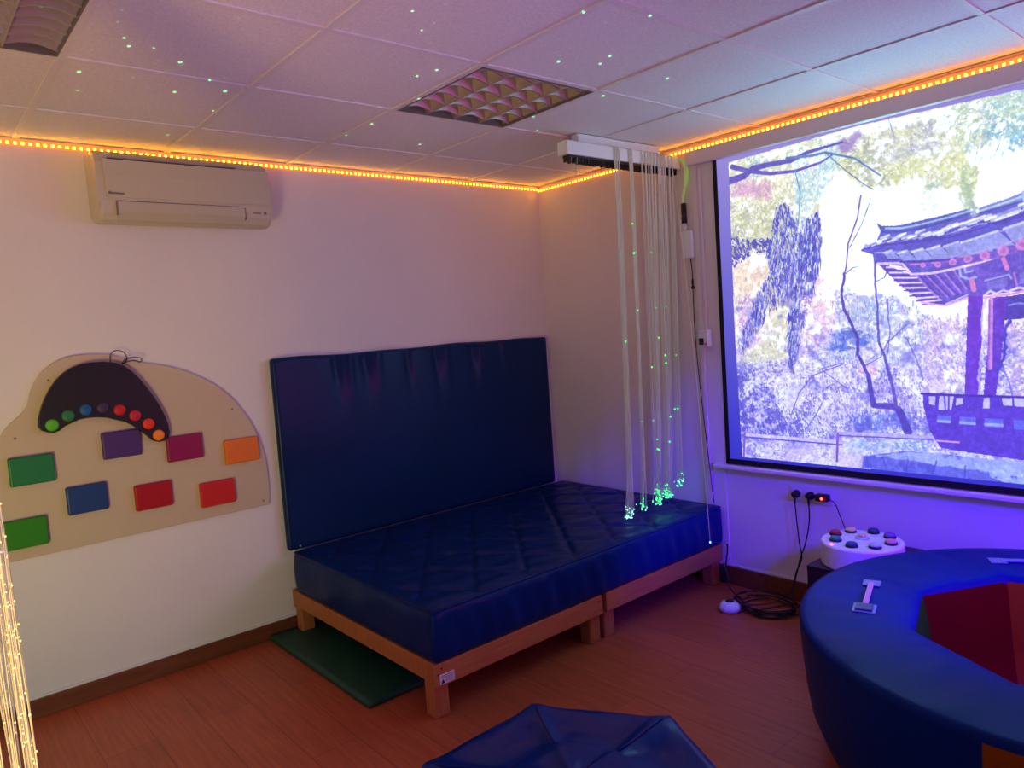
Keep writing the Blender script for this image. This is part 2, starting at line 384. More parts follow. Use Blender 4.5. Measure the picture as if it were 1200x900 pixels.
# autumn pink and yellow left
leaf([(-1.868,1.684),(-2.07,1.685),(-2.03,1.381),(-1.804,1.259),(-1.688,1.304)], [(246, 190, 214), (250, 214, 222)], .9, 12, 7, .5, .6, specks=.34)
leaf([(-1.487,2.327),(-1.936,2.282),(-2.013,2.056),(-1.938,1.781),(-1.828,1.28),(-1.429,1.238)], [(214, 220, 150), (196, 204, 160), (236, 238, 190)], .8, 14, 7, .5, .7, asp=.8, shear=.3, specks=.38)
leaf([(-1.477,2.129),(-1.84,2.108),(-1.783,1.842),(-1.461,1.837)], [(170, 178, 150), (200, 206, 130)], .4, 10, 5, .46, .7, specks=.34)
leaf([(-1.477,1.835),(-1.781,1.8),(-1.715,1.37),(-1.474,1.284)], [(244, 208, 176), (236, 238, 186), (250, 214, 206)], .7, 14, 7, .5, .6, asp=.5, shear=.5, specks=.34)
leaf([(-1.501,1.605),(-1.595,1.643),(-1.642,1.372),(-1.494,1.261)], [(150, 110, 204), (200, 150, 210)], .3, 8, 6, .5, .75, asp=.5, shear=.3, specks=.3)
foliage([(-1.5,2.272),(-1.751,2.179),(-1.724,2.099),(-1.493,2.148)], (214, 150, 196), .8, 22, 9, .75, sharp=3)
leaf([(-1.483,1.948),(-1.739,1.899),(-1.735,1.822),(-1.614,1.819),(-1.472,1.754)], [(58, 52, 166)], .2, 7, 6, .58, .9, specks=.34)
# tall dark hanging willow
def dabs(poly, n, cols, lmin, lmax, slant, wd=2, a=.85):
    P = np.array([cv(p) for p in poly]); x0, y0 = P.min(0); x1, y1 = P.max(0); m = inpoly(poly); k = 0; tries = 0
    while k < n and tries < n*12:
        tries += 1
        x = rng.uniform(x0, x1); y = rng.uniform(y0, y1)
        if not (0 <= x < W_ and 0 <= y < H_ and m[int(y), int(x)]): continue
        L2 = rng.uniform(lmin, lmax); sx = slant*L2+rng.uniform(-.25, .25)*L2
        q = [(PY0-x/PPM, PZ1-y/PPM), (PY0-(x+sx)/PPM, PZ1-(y+L2)/PPM)]; k += 1
        line_fast(q, wd, cols[k % len(cols)], a)
def line_fast(pts, wd, col, a):
    (x1, y1), (x2, y2) = cv(pts[0]), cv(pts[1]); r = int(wd+2)
    xa, xb = int(max(min(x1, x2)-r, 0)), int(min(max(x1, x2)+r, W_)); ya, yb = int(max(min(y1, y2)-r, 0)), int(min(max(y1, y2)+r, H_))
    if xa >= xb or ya >= yb: return
    X = XX[ya:yb, xa:xb]; Y = YY[ya:yb, xa:xb]; dx, dy = x2-x1, y2-y1
    t = np.clip(((X-x1)*dx+(Y-y1)*dy)/(dx*dx+dy*dy+1e-9), 0, 1); d = np.hypot(X-x1-t*dx, Y-y1-t*dy)
    mm = (np.clip(wd/2*(1-.6*t)-d+.5, 0, 1)*a)[..., None]; img[ya:yb, xa:xb] = img[ya:yb, xa:xb]*(1-mm)+np.array(col)/255.*mm
for wil, n in (([(-1.76,2.058),(-1.807,2.067),(-1.875,1.964),(-1.844,1.665),(-1.773,1.607),(-1.724,1.676),(-1.692,1.81)], 420), ([(-1.893,1.97),(-1.989,1.996),(-1.985,1.776),(-1.931,1.616),(-1.88,1.45),(-1.816,1.432),(-1.817,1.668)], 460),
               ([(-1.707,1.721),(-1.846,1.707),(-1.805,1.604),(-1.698,1.538),(-1.62,1.44),(-1.528,1.33),(-1.499,1.367),(-1.624,1.619)], 280), ([(-1.802,1.54),(-1.893,1.534),(-1.859,1.366),(-1.827,1.245),(-1.79,1.246)], 190)):
    leaf(wil, [(120, 124, 212)], .55, 5, 5, .46, .6, asp=.5, shear=.25, specks=.0)
    dabs(wil, n, [(58, 56, 172), (76, 70, 186), (66, 84, 180), (98, 96, 200)], 9, 24, -.12, 3.2, .9)
    dabs(wil, n//4, [(206, 220, 245), (226, 232, 214), (150, 180, 226)], 6, 16, -.12, 2.4, .85)
for poly, n, cc in (([(-1.48,1.191),(-2.431,1.235),(-2.442,0.948),(-1.464,0.886)], 900, [(250, 250, 255), (104, 98, 206), (236, 236, 255), (140, 132, 220), (225, 210, 240)]),
                    ([(-1.47,1.004),(-1.952,1.024),(-2.012,0.878),(-1.461,0.839)], 300, [(82, 78, 194), (240, 242, 255), (100, 96, 206)]),
                    ([(-1.995,1.59),(-2.421,1.557),(-2.431,1.235),(-1.982,1.236)], 350, [(250, 250, 255), (110, 130, 214), (220, 200, 236)]),
                    ([(-2.419,1.463),(-2.605,1.481),(-2.598,1.124),(-2.428,1.12)], 240, [(250, 245, 255), (176, 140, 206), (226, 196, 226)]),
                    ([(-1.472,1.745),(-1.827,1.794),(-1.758,1.281),(-1.457,1.261)], 260, [(246, 246, 214), (190, 160, 200), (216, 210, 140)]),
                    ([(-1.497,2.214),(-1.888,2.181),(-1.872,1.789),(-1.477,1.835)], 330, [(240, 244, 210), (176, 180, 130), (206, 214, 120), (190, 196, 190)]),
                    ([(-2.063,2.305),(-2.589,2.305),(-2.616,2.055),(-2.156,2.062)], 420, [(250, 252, 226), (186, 196, 110), (214, 222, 120), (170, 180, 180)]),
                    ([(-2.525,2.339),(-3.095,2.385),(-3.094,2.112),(-2.617,2.089)], 420, [(250, 255, 240), (130, 186, 160), (196, 214, 130), (120, 180, 206)])):
    dabs(poly, n, cc, 4, 12, rng.uniform(-.5, .5), 2.4, .75)
# foliage hanging from the top
leaf([(-1.506,2.377),(-2.126,2.349),(-2.2,2.235),(-2.098,2.14),(-1.867,2.206),(-1.497,2.214)], [(196, 210, 150), (220, 228, 180), (150, 190, 200)], .4, 10, 6, .48, .75)
leaf([(-1.826,2.298),(-2.104,2.315),(-2.12,2.175),(-1.991,2.04),(-1.876,1.893),(-1.842,2.149)], [(150, 206, 226), (190, 230, 240)], .3, 9, 5, .46, .7, asp=.5)
leaf([(-2.063,2.305),(-2.491,2.33),(-2.618,2.159),(-2.632,2.034),(-2.55,1.979),(-2.416,2.051),(-2.194,2.044),(-2.079,2.183)], [(206, 216, 130), (220, 228, 160), (166, 180, 150)], .7, 14, 7, .5, .75, specks=.40)
leaf([(-2.241,2.302),(-2.525,2.329),(-2.547,2.14),(-2.273,2.143)], [(160, 166, 196), (190, 196, 190)], .5, 12, 7, .46, .65, specks=.3)
leaf([(-2.491,2.33),(-3.095,2.385),(-3.093,2.081),(-2.829,2.177),(-2.618,2.124)], [(176, 206, 160), (150, 196, 206), (206, 222, 170)], .6, 12, 6, .5, .75, specks=.42)
leaf([(-2.653,2.322),(-3.095,2.325),(-3.094,2.173),(-2.77,2.074),(-2.711,2.155)], [(110, 180, 200), (150, 206, 200)], .2, 10, 5, .46, .8, specks=.42)
leaf([(-2.416,2.059),(-2.535,2.071),(-2.515,1.877),(-2.44,1.9)], [(176, 206, 170), (206, 224, 170)], .4, 9, 6, .5, .75, specks=.42)
leaf([(-2.579,2.098),(-2.655,2.082),(-2.651,1.874),(-2.6,1.864)], [(196, 214, 140), (170, 200, 160)], .5, 8, 6, .54, .8, specks=.36)
leaf([(-2.239,1.997),(-2.306,1.986),(-2.303,1.884),(-2.243,1.893)], [(216, 232, 180)], .2, 8, 6, .5, .6, specks=.4)
foliage([(-2.064,2.316),(-2.184,2.327),(-2.193,2.248),(-2.102,2.237)], (140, 110, 186), .8, 18, 7, .75, sharp=3)
leaf([(-1.864,1.6),(-2.017,1.608),(-2.0,1.382),(-1.831,1.345)], [(240, 170, 200)], .2, 8, 5, .42, .5, specks=.36)
for c_, cl, dn in (((104, 98, 208), 24, .40), (248, 30, .42), ((226, 212, 244), 18, .40)):
    foliage(low, c_ if isinstance(c_, tuple) else (248, 248, 255), dn, cl, 14, .55, sharp=8)
foliage([(-1.445,1.238),(-1.68,1.148),(-1.79,0.929),(-1.666,0.831),(-1.42,0.764)], (78, 72, 188), .52, 12, 6, .75, sharp=9)
foliage([(-2.121,1.031),(-2.361,1.049),(-2.424,0.947),(-2.118,0.915)], (84, 88, 200), .54, 12, 6, .75, sharp=9)
foliage([(-2.001,1.411),(-2.182,1.42),(-2.21,1.307),(-2.015,1.311)], (70, 100, 204), .56, 12, 6, .75, asp=1.8, sharp=9)
# branches
DB = (78, 66, 170)
prl = [(-1.498,2.228),(-1.585,2.237),(-1.636,2.266),(-1.732,2.267),(-1.847,2.26),(-1.936,2.282),(-2.021,2.287),(-2.104,2.292)]
line(prl, (16, 4), (86, 76, 170))
line([(-1.517,2.299),(-1.611,2.258),(-1.73,2.221),(-1.867,2.206),(-1.998,2.22),(-2.061,2.246)], (11, 3), (92, 80, 176))
line([(-1.825,2.277),(-1.957,2.261),(-2.02,2.263),(-2.16,2.205),(-2.272,2.105)], (6, 3), (80, 120, 170))
line([(-2.02,2.263),(-2.119,2.155),(-2.195,2.082),(-2.24,2.047)], 2, (90, 110, 150))
line([(-1.867,2.206),(-1.889,2.099),(-1.874,1.956)], 2.5, (90, 150, 190))
line([(-2.248,2.544),(-2.282,2.422),(-2.316,2.339),(-2.336,2.26)], 2, (120, 140, 170), .7)
tr = [(-2.182,2.034),(-2.163,1.932),(-2.116,1.82),(-2.104,1.722),(-2.095,1.683),(-2.075,1.583),(-2.085,1.514),(-2.119,1.439),(-2.145,1.377),(-2.142,1.297),(-2.169,1.244),(-2.191,1.195),(-2.203,1.083),(-2.21,1.055),(-2.298,1.054),(-2.324,1.039),(-2.359,0.943)]
line(tr[:5], 3, (100, 92, 170)); line(tr[4:12], (5, 7), (74, 62, 160), 1, 4); line(tr[11:], (8, 15), (74, 62, 168), 1, 4)
line([(-2.228,2.011),(-2.182,1.902),(-2.123,1.8)], 2, (110, 100, 175))
line([(-2.231,1.747),(-2.235,1.63),(-2.239,1.512),(-2.242,1.354),(-2.27,1.267),(-2.301,1.137),(-2.31,1.054)], (3, 7), (88, 80, 180), 1, 4)
for q in ([(-2.286,1.548),(-2.293,1.392),(-2.279,1.294)], [(-2.177,1.244),(-2.248,1.283),(-2.28,1.345),(-2.364,1.427)], [(-2.084,1.133),(-1.96,1.228),(-2.067,1.257)],
          [(-1.792,0.982),(-1.844,1.107),(-1.915,1.194),(-2.067,1.248)], [(-2.362,1.37),(-2.403,1.273),(-2.429,1.178)], [(-2.733,1.251),(-2.762,1.163),(-2.774,1.093)],
          [(-2.235,1.63),(-2.278,1.645),(-2.298,1.701)], [(-2.103,1.682),(-2.136,1.707),(-2.16,1.708)], [(-1.882,0.934),(-1.929,1.002),(-1.962,1.058)]):
    line(q, 2.4, (104, 96, 190), .85, 3)
# ground, fence and stone bank
leaf([(-1.504,0.842),(-2.155,0.827),(-2.172,0.705),(-1.496,0.7)], [(236, 214, 240), (214, 196, 236)], .8, 8, 7, .5, .7)
leaf([(-1.514,0.842),(-1.786,0.84),(-1.768,0.749),(-1.509,0.748)], [(128, 120, 212)], .3, 7, 5, .5, .75)
leaf([(-2.075,0.883),(-2.459,0.922),(-2.439,0.851),(-2.073,0.82)], [(160, 200, 230), (130, 160, 216)], .7, 7, 6, .5, .7, specks=.3)
line([(-1.506,0.879),(-1.558,0.883)], 6, (170, 160, 226))
line([(-1.526,0.871),(-2.054,0.869)], 7, (216, 206, 240)); line([(-1.525,0.857),(-2.053,0.856)], 3, (96, 76, 190))
line([(-2.034,0.914),(-2.459,0.922)], 6, (196, 186, 236)); line([(-2.034,0.901),(-2.458,0.911)], 2.5, (96, 76, 190))
for q in ([(-1.521,0.876),(-1.509,0.748)], [(-2.034,0.91),(-2.025,0.773)]): line(q, 5, (122, 84, 196))
st = [(-2.155,0.81),(-2.349,0.852),(-2.526,0.851),(-3.087,0.808),(-3.086,0.542),(-2.524,0.745),(-2.145,0.752)]
put(inpoly(st), (96, 104, 216)); foliage(st, (70, 76, 196), .5, 18, 3, .7)
foliage([(-2.163,0.811),(-2.349,0.852),(-2.526,0.859),(-3.088,0.821),(-3.087,0.769),(-2.559,0.794),(-2.348,0.804)], (170, 190, 246), .8, 30, 3, .95, sharp=5)
foliage([(-2.657,0.804),(-2.811,0.795),(-2.811,0.734),(-2.688,0.756)], (190, 212, 250), .66, 14, 4, .8)
for q in ([(-2.246,0.811),(-2.256,0.755)], [(-2.355,0.813),(-2.346,0.74)], [(-2.474,0.816),(-2.454,0.737)], [(-2.592,0.805),(-2.584,0.733)]): line(q, 3, (60, 60, 180), .7, 3)
# pavilion
VP = (96, 74, 194); VB = (84, 80, 190)
put(inpoly([(-2.715,1.519),(-2.772,1.525),(-2.821,1.532),(-2.95,1.548),(-2.949,1.424),(-2.819,1.431),(-2.752,1.428),(-2.737,1.424)]), (70, 56, 174))
put(inpoly([(-2.615,1.554),(-2.672,1.555),(-2.652,1.09),(-2.592,1.088)]), (102, 50, 196))
put(inpoly([(-2.705,1.523),(-2.758,1.526),(-2.736,1.314),(-2.708,1.091),(-2.662,1.09)]), (92, 50, 190))
line([(-2.699,1.514),(-2.691,1.231)], 7, (206, 136, 220)); line([(-2.694,1.509),(-2.685,1.231)], 3, (160, 90, 200))
line([(-2.679,1.525),(-2.665,1.428),(-2.668,1.327),(-2.651,1.226),(-2.649,1.112)], 4, (196, 186, 240), .9, 9); line([(-2.686,1.504),(-2.67,1.383),(-2.664,1.248)], 3, (236, 230, 250), .8, 12)
line([(-2.759,1.428),(-2.747,1.369),(-2.748,1.314),(-2.73,1.248),(-2.715,1.215)], 5, (70, 60, 176), 1, 12)
und = [(-2.231,1.732),(-2.386,1.65),(-2.516,1.648),(-2.639,1.669),(-2.823,1.707),(-2.952,1.732),(-2.95,1.537),(-2.772,1.541),(-2.676,1.533),(-2.617,1.537),(-2.529,1.501),(-2.429,1.525),(-2.35,1.599),(-2.283,1.672)]
put(inpoly(und), VP); leaf(und, [(112, 90, 206), (76, 62, 180)], .0, 4, 6, .5, .7, specks=.0)
for k, (a, b) in enumerate(zip([(-2.286,1.692),(-2.3,1.666),(-2.319,1.641),(-2.339,1.616),(-2.359,1.592),(-2.383,1.566),(-2.411,1.542),(-2.432,1.524)], [(-2.37,1.681),(-2.391,1.657),(-2.413,1.632),(-2.431,1.609),(-2.45,1.586),(-2.474,1.563),(-2.498,1.543),(-2.513,1.528)])):
    line([a, b], 3, (226, 214, 246)); line([(a[0], a[1]-.012), (b[0], b[1]-.012)], 2.4, (86, 56, 176))
for a, b in zip([(-2.413,1.641),(-2.452,1.64),(-2.489,1.639),(-2.526,1.641),(-2.563,1.647)], [(-2.503,1.529),(-2.535,1.538),(-2.561,1.547),(-2.587,1.554),(-2.609,1.566)]): line([a, b], 2.6, (184, 130, 214), .8); line([(a[0]-.012, a[1]), (b[0]-.012, b[1])], 2, (70, 54, 176), .8)
line([(-2.432,1.522),(-2.529,1.5),(-2.612,1.53)], 3.5, (232, 168, 226)); line([(-2.529,1.508),(-2.612,1.541)], 3, (206, 200, 244), .9)
line([(-2.584,1.658),(-2.588,1.622),(-2.618,1.608),(-2.646,1.612)], 4, (150, 176, 230)); line([(-2.604,1.656),(-2.607,1.636),(-2.634,1.64)], 3, (150, 176, 230))
line([(-2.63,1.602),(-2.637,1.561)], 8, (220, 130, 200)); line([(-2.739,1.696),(-2.759,1.638)], 7, (216, 120, 200)); line([(-2.679,1.595),(-2.764,1.612),(-2.773,1.595)], 3, (150, 160, 226)); line([(-2.782,1.616),(-2.791,1.567)], 3, (180, 120, 214))
for q in ([(-2.687,1.587),(-2.759,1.602),(-2.758,1.564),(-2.687,1.554)], [(-2.801,1.614),(-2.899,1.635),(-2.899,1.583),(-2.8,1.571)]): put(inpoly(q), (112, 104, 206))
line([(-2.674,1.533),(-2.694,1.552),(-2.715,1.537),(-2.739,1.551),(-2.765,1.542),(-2.791,1.557),(-2.821,1.55),(-2.899,1.568)], 4, (206, 196, 244), 1, 6); line([(-2.678,1.525),(-2.715,1.529),(-2.772,1.533),(-2.821,1.542),(-2.898,1.552)], 4, (226, 150, 222), 1, 5); line([(-2.762,1.488),(-2.799,1.494),(-2.845,1.483)], 3, (140, 150, 224), .8)
# eave bands
put(inpoly([(-2.18,1.777),(-2.227,1.791),(-2.412,1.793),(-2.551,1.792),(-2.671,1.814),(-2.825,1.849),(-2.953,1.894),(-2.952,1.722),(-2.823,1.702),(-2.639,1.663),(-2.516,1.642),(-2.397,1.645),(-2.353,1.689),(-2.237,1.717),(-2.226,1.757)]), VB)
line([(-2.248,1.712),(-2.353,1.703),(-2.391,1.65),(-2.473,1.646),(-2.558,1.655),(-2.639,1.668),(-2.737,1.69),(-2.823,1.716),(-2.952,1.752)], 4.5, (226, 196, 240)); line([(-2.387,1.693),(-2.517,1.688),(-2.62,1.707),(-2.718,1.728),(-2.824,1.757),(-2.952,1.793)], 3, (206, 120, 206)); line([(-2.236,1.763),(-2.41,1.749),(-2.55,1.75),(-2.671,1.775),(-2.776,1.798),(-2.824,1.81),(-2.953,1.844)], 3, (150, 140, 220))
for i_, p in enumerate([(-2.278,1.756),(-2.337,1.746),(-2.397,1.745),(-2.46,1.748),(-2.527,1.753),(-2.593,1.76),(-2.661,1.776),(-2.748,1.796),(-2.831,1.82)]):
    k = .8+.14*i_
    put(inpoly([(p[0], p[1]), (p[0]-.045*k, p[1]+.006*k), (p[0]-.085*k, p[1]-.038*k), (p[0]-.02*k, p[1]-.034*k)]), (150, 160, 226), .85)
    line([(p[0], p[1]+.002), (p[0]-.040*k, p[1]+.010*k)], 4, (206, 214, 246), .9); line([(p[0]-.01, p[1]-.040*k), (p[0]-.075*k, p[1]-.044*k)], 3, (70, 50, 168), .9)
for i_, p in enumerate([(-2.44,1.685),(-2.5,1.681),(-2.559,1.685),(-2.617,1.692),(-2.679,1.698),(-2.745,1.71),(-2.811,1.726),(-2.883,1.741)]):
    r = 9+1.6*i_
    line([p, (p[0]-.03-.006*i_, p[1]-.002)], r*.9, (110, 80, 196), .9); line([p, (p[0]-.001, p[1])], r, (206, 130, 208), .95); line([p, (p[0]-.001, p[1])], r*.45, (176, 96, 192), .8)
# tiled roof
put(inpoly([(-2.178,1.775),(-2.191,1.8),(-2.246,1.815),(-2.264,1.851),(-2.368,1.844),(-2.467,1.851),(-2.623,1.87),(-2.74,1.887),(-2.825,1.901),(-2.954,1.934),(-2.953,1.884),(-2.825,1.849),(-2.671,1.814),(-2.55,1.79),(-2.411,1.787),(-2.251,1.784)]), (94, 92, 196))
tl = [(-2.203,1.799),(-2.287,1.812),(-2.379,1.812),(-2.477,1.812),(-2.561,1.821),(-2.642,1.833),(-2.72,1.847),(-2.795,1.867),(-2.867,1.887),(-2.953,1.912)]
line(tl, 11, (150, 158, 226), .95, 6)
for i_ in range(len(tl)-1):
    for q_ in range(4):
        t_ = (q_+rng.random()*.5)/4; x_ = tl[i_][0]+(tl[i_+1][0]-tl[i_][0])*t_; z_ = tl[i_][1]+(tl[i_+1][1]-tl[i_][1])*t_
        dz = rng.uniform(-.012, .018); line([(x_, z_+dz), (x_-.035, z_+dz+.008)], rng.uniform(3, 5.5), [(236, 240, 252), (206, 214, 246)][q_ % 2], .95)
        line([(x_-.01, z_+dz-.016), (x_-.042, z_+dz-.010)], 4, (72, 66, 178), .9)
line([(-2.184,1.782),(-2.251,1.793),(-2.411,1.79),(-2.551,1.791),(-2.671,1.814),(-2.825,1.848),(-2.953,1.889)], 4, (72, 62, 176), 1, 8)
put(inpoly([(-2.245,1.901),(-2.272,1.88),(-2.335,1.871),(-2.414,1.877),(-2.511,1.886),(-2.614,1.898),(-2.644,1.903),(-2.643,1.881),(-2.552,1.862),(-2.457,1.851),(-2.368,1.844),(-2.299,1.842),(-2.267,1.856)]), (74, 88, 180)); put(inpoly([(-2.661,1.896),(-2.759,1.916),(-2.826,1.935),(-2.954,1.97),(-2.953,1.924),(-2.825,1.896),(-2.74,1.887),(-2.663,1.875)]), (112, 134, 208))
line([(-2.288,1.867),(-2.357,1.857),(-2.457,1.864),(-2.552,1.876),(-2.638,1.891)], 3.5, (170, 192, 234), .9); line([(-2.267,1.853),(-2.368,1.841),(-2.467,1.849),(-2.643,1.877)], 3.5, (60, 66, 160), .9); line([(-2.663,1.883),(-2.759,1.902),(-2.826,1.919),(-2.954,1.953)], 3.5, (190, 210, 240), .9); line([(-2.663,1.873),(-2.758,1.888),(-2.825,1.9),(-2.953,1.928)], 3, (66, 76, 170), .9); line([(-2.819,1.934),(-2.821,1.899)], 4, (170, 200, 236), .9)
leaf([(-2.619,1.91),(-2.659,1.907),(-2.659,1.865),(-2.628,1.862)], [(214, 226, 190), (160, 190, 200)], .5, 4, 5, .5, .8, specks=.3)
leaf([(-2.433,1.987),(-2.508,1.985),(-2.506,1.895),(-2.436,1.906)], [(206, 226, 196)], .3, 6, 5, .5, .7, specks=.3)
# balcony rail and deck
put(inpoly([(-2.428,1.12),(-2.582,1.116),(-2.815,1.115),(-2.984,1.113),(-2.982,0.837),(-2.56,0.869),(-2.492,0.879),(-2.452,0.949),(-2.427,1.063)]), (82, 52, 192))
for q in ([(-2.452,1.106),(-2.477,1.106),(-2.476,1.064),(-2.452,1.071)], [(-2.494,1.107),(-2.552,1.108),(-2.54,1.048),(-2.489,1.046)], [(-2.562,1.101),(-2.588,1.102),(-2.588,1.076),(-2.558,1.067)],
          [(-2.666,1.104),(-2.688,1.105),(-2.687,1.061),(-2.662,1.06)], [(-2.731,1.106),(-2.815,1.108),(-2.815,1.073),(-2.737,1.074)]):
    put(inpoly(q), (206, 200, 240))
for q in ([(-2.515,1.107),(-2.517,1.047)], [(-2.532,1.108),(-2.53,1.048)], [(-2.771,1.107),(-2.773,1.072)]): line(q, 3, (82, 52, 192))
for q in ([(-2.485,1.023),(-2.54,1.022),(-2.536,0.988),(-2.481,0.989)], [(-2.573,1.02),(-2.635,1.019),(-2.632,0.986),(-2.569,0.986)], [(-2.667,1.017),(-2.736,1.017),(-2.735,0.981),(-2.667,0.981)], [(-2.772,1.015),(-2.843,1.015),(-2.843,0.977),(-2.772,0.976)]):
    put(inpoly(q), (96, 104, 226)); 
for q in ([(-2.488,0.997),(-2.533,0.995)], [(-2.579,0.994),(-2.629,0.993)], [(-2.673,0.992),(-2.729,0.991)]): line(q, 5, (176, 196, 246), .8, 3)
line([(-2.421,1.116),(-2.598,1.113),(-2.984,1.11)], 4, (60, 36, 160)); line([(-2.479,0.908),(-2.568,0.907)], 3, (236, 170, 220))
# the strip of the sheet left and above that only gets stray violet light
grain = (fbm(7, 3)-.5)*.30+(fbm(3, 2)-.5)*.14
img = np.clip(img*(1+grain[..., None])+np.clip(grain, 0, 1)[..., None]*.25*np.array((.8, .9, 1.0)), 0, 1)
img = img*.85+.15*np.array((.72, .68, 1.0))*(1-.8*np.clip((img.min(2)-.7)/.2, 0, 1))[..., None]+.12*np.clip((img.min(2)-.7)/.2, 0, 1)[..., None]
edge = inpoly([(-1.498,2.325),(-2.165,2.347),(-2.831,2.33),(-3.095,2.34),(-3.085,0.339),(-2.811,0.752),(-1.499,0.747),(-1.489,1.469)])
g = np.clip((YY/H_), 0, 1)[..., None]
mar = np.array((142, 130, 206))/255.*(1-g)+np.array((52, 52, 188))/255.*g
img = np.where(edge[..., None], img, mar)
# vivid violet cast towards the bottom, as on the projected picture
img = np.clip(img, 0, 1); tint = 1-(1-np.array((.86, .88, 1.0)))*np.clip((YY/H_-.45)*1.6, 0, 1)[..., None]; img = img*tint
lin = np.where(img <= .04045, img/12.92, ((img+.055)/1.055)**2.4)
over = (np.clip((blur(img.min(2), 5)-.84)/.12, 0, 1)*np.clip((img.min(2)-.8)/.1, 0, 1)*np.clip(1.25-YY/H_, 0, 1))[..., None]      # the sky is far brighter than the sensor white
lin = lin*(1+over*np.array(SKY_OVER))
rgba = np.ones((H_, W_, 4), np.float32); rgba[..., :3] = lin[::-1]
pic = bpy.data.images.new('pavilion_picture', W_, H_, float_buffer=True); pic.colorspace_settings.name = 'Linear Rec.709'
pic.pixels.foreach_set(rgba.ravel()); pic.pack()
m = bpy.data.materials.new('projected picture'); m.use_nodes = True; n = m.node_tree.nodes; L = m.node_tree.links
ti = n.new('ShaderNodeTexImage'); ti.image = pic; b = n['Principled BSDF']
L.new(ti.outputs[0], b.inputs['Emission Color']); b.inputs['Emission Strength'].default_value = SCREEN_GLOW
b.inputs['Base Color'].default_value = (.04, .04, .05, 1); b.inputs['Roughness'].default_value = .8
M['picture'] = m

scr = thing('projection_screen', 'large black-edged projection screen showing a tiled-roof pavilion among trees', 'screen', (-.014, -2.8, .70))
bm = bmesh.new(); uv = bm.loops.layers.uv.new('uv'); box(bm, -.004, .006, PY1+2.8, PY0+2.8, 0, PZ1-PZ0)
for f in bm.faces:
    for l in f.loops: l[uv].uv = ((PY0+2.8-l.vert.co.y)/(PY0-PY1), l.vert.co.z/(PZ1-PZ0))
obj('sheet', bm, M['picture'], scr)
bm = bmesh.new(); box(bm, -.014, .006, -1.425+2.8, PY0+.0+2.8, 0, PZ1-PZ0); box(bm, -.014, .006, PY1+2.8, -1.405+2.8, 0, .028)
obj('black_border', bm, M['darkmatte'], scr)

# ------------------------------------------------------------------ LED strips
def strip(name, label, x0, y0, dx, dy, n, z):
    L_ = n/37.0
    t = thing(name, label, 'led strip', (x0, y0, z))
    ox, oy = (-dy, dx)                       # unused unless wall offset wanted
    bm = bmesh.new()
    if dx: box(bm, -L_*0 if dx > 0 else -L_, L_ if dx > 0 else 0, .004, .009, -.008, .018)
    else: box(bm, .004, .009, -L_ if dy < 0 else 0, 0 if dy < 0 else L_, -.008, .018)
    obj('led_tape_glow', bm, M['ribbon'], t)  # tape made taller to carry the painted orange glow of the channel
    me = None
    for k in range(n-100, n):
        if me is None:
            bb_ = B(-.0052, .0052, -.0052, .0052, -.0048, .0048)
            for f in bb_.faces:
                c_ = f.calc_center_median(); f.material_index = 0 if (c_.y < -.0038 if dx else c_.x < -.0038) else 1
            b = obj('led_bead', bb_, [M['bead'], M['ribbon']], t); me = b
        else:
            b = me.copy(); COL.objects.link(b); b.parent = t
        d = (k+.5)/37.0
        b.location = (dx*d, dy*d, 0)
    bm = bmesh.new()
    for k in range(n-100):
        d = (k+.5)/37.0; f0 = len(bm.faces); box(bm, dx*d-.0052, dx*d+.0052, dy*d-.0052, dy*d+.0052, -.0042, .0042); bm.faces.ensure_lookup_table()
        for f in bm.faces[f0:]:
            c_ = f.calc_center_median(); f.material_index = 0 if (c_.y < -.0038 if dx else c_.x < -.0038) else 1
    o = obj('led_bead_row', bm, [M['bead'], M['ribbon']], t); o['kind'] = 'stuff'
    return t
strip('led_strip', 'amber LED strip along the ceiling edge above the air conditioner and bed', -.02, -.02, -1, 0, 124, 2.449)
strip('led_strip', 'amber LED strip along the ceiling edge above the projection screen', -.02, -.02, 0, -1, 114, 2.440)

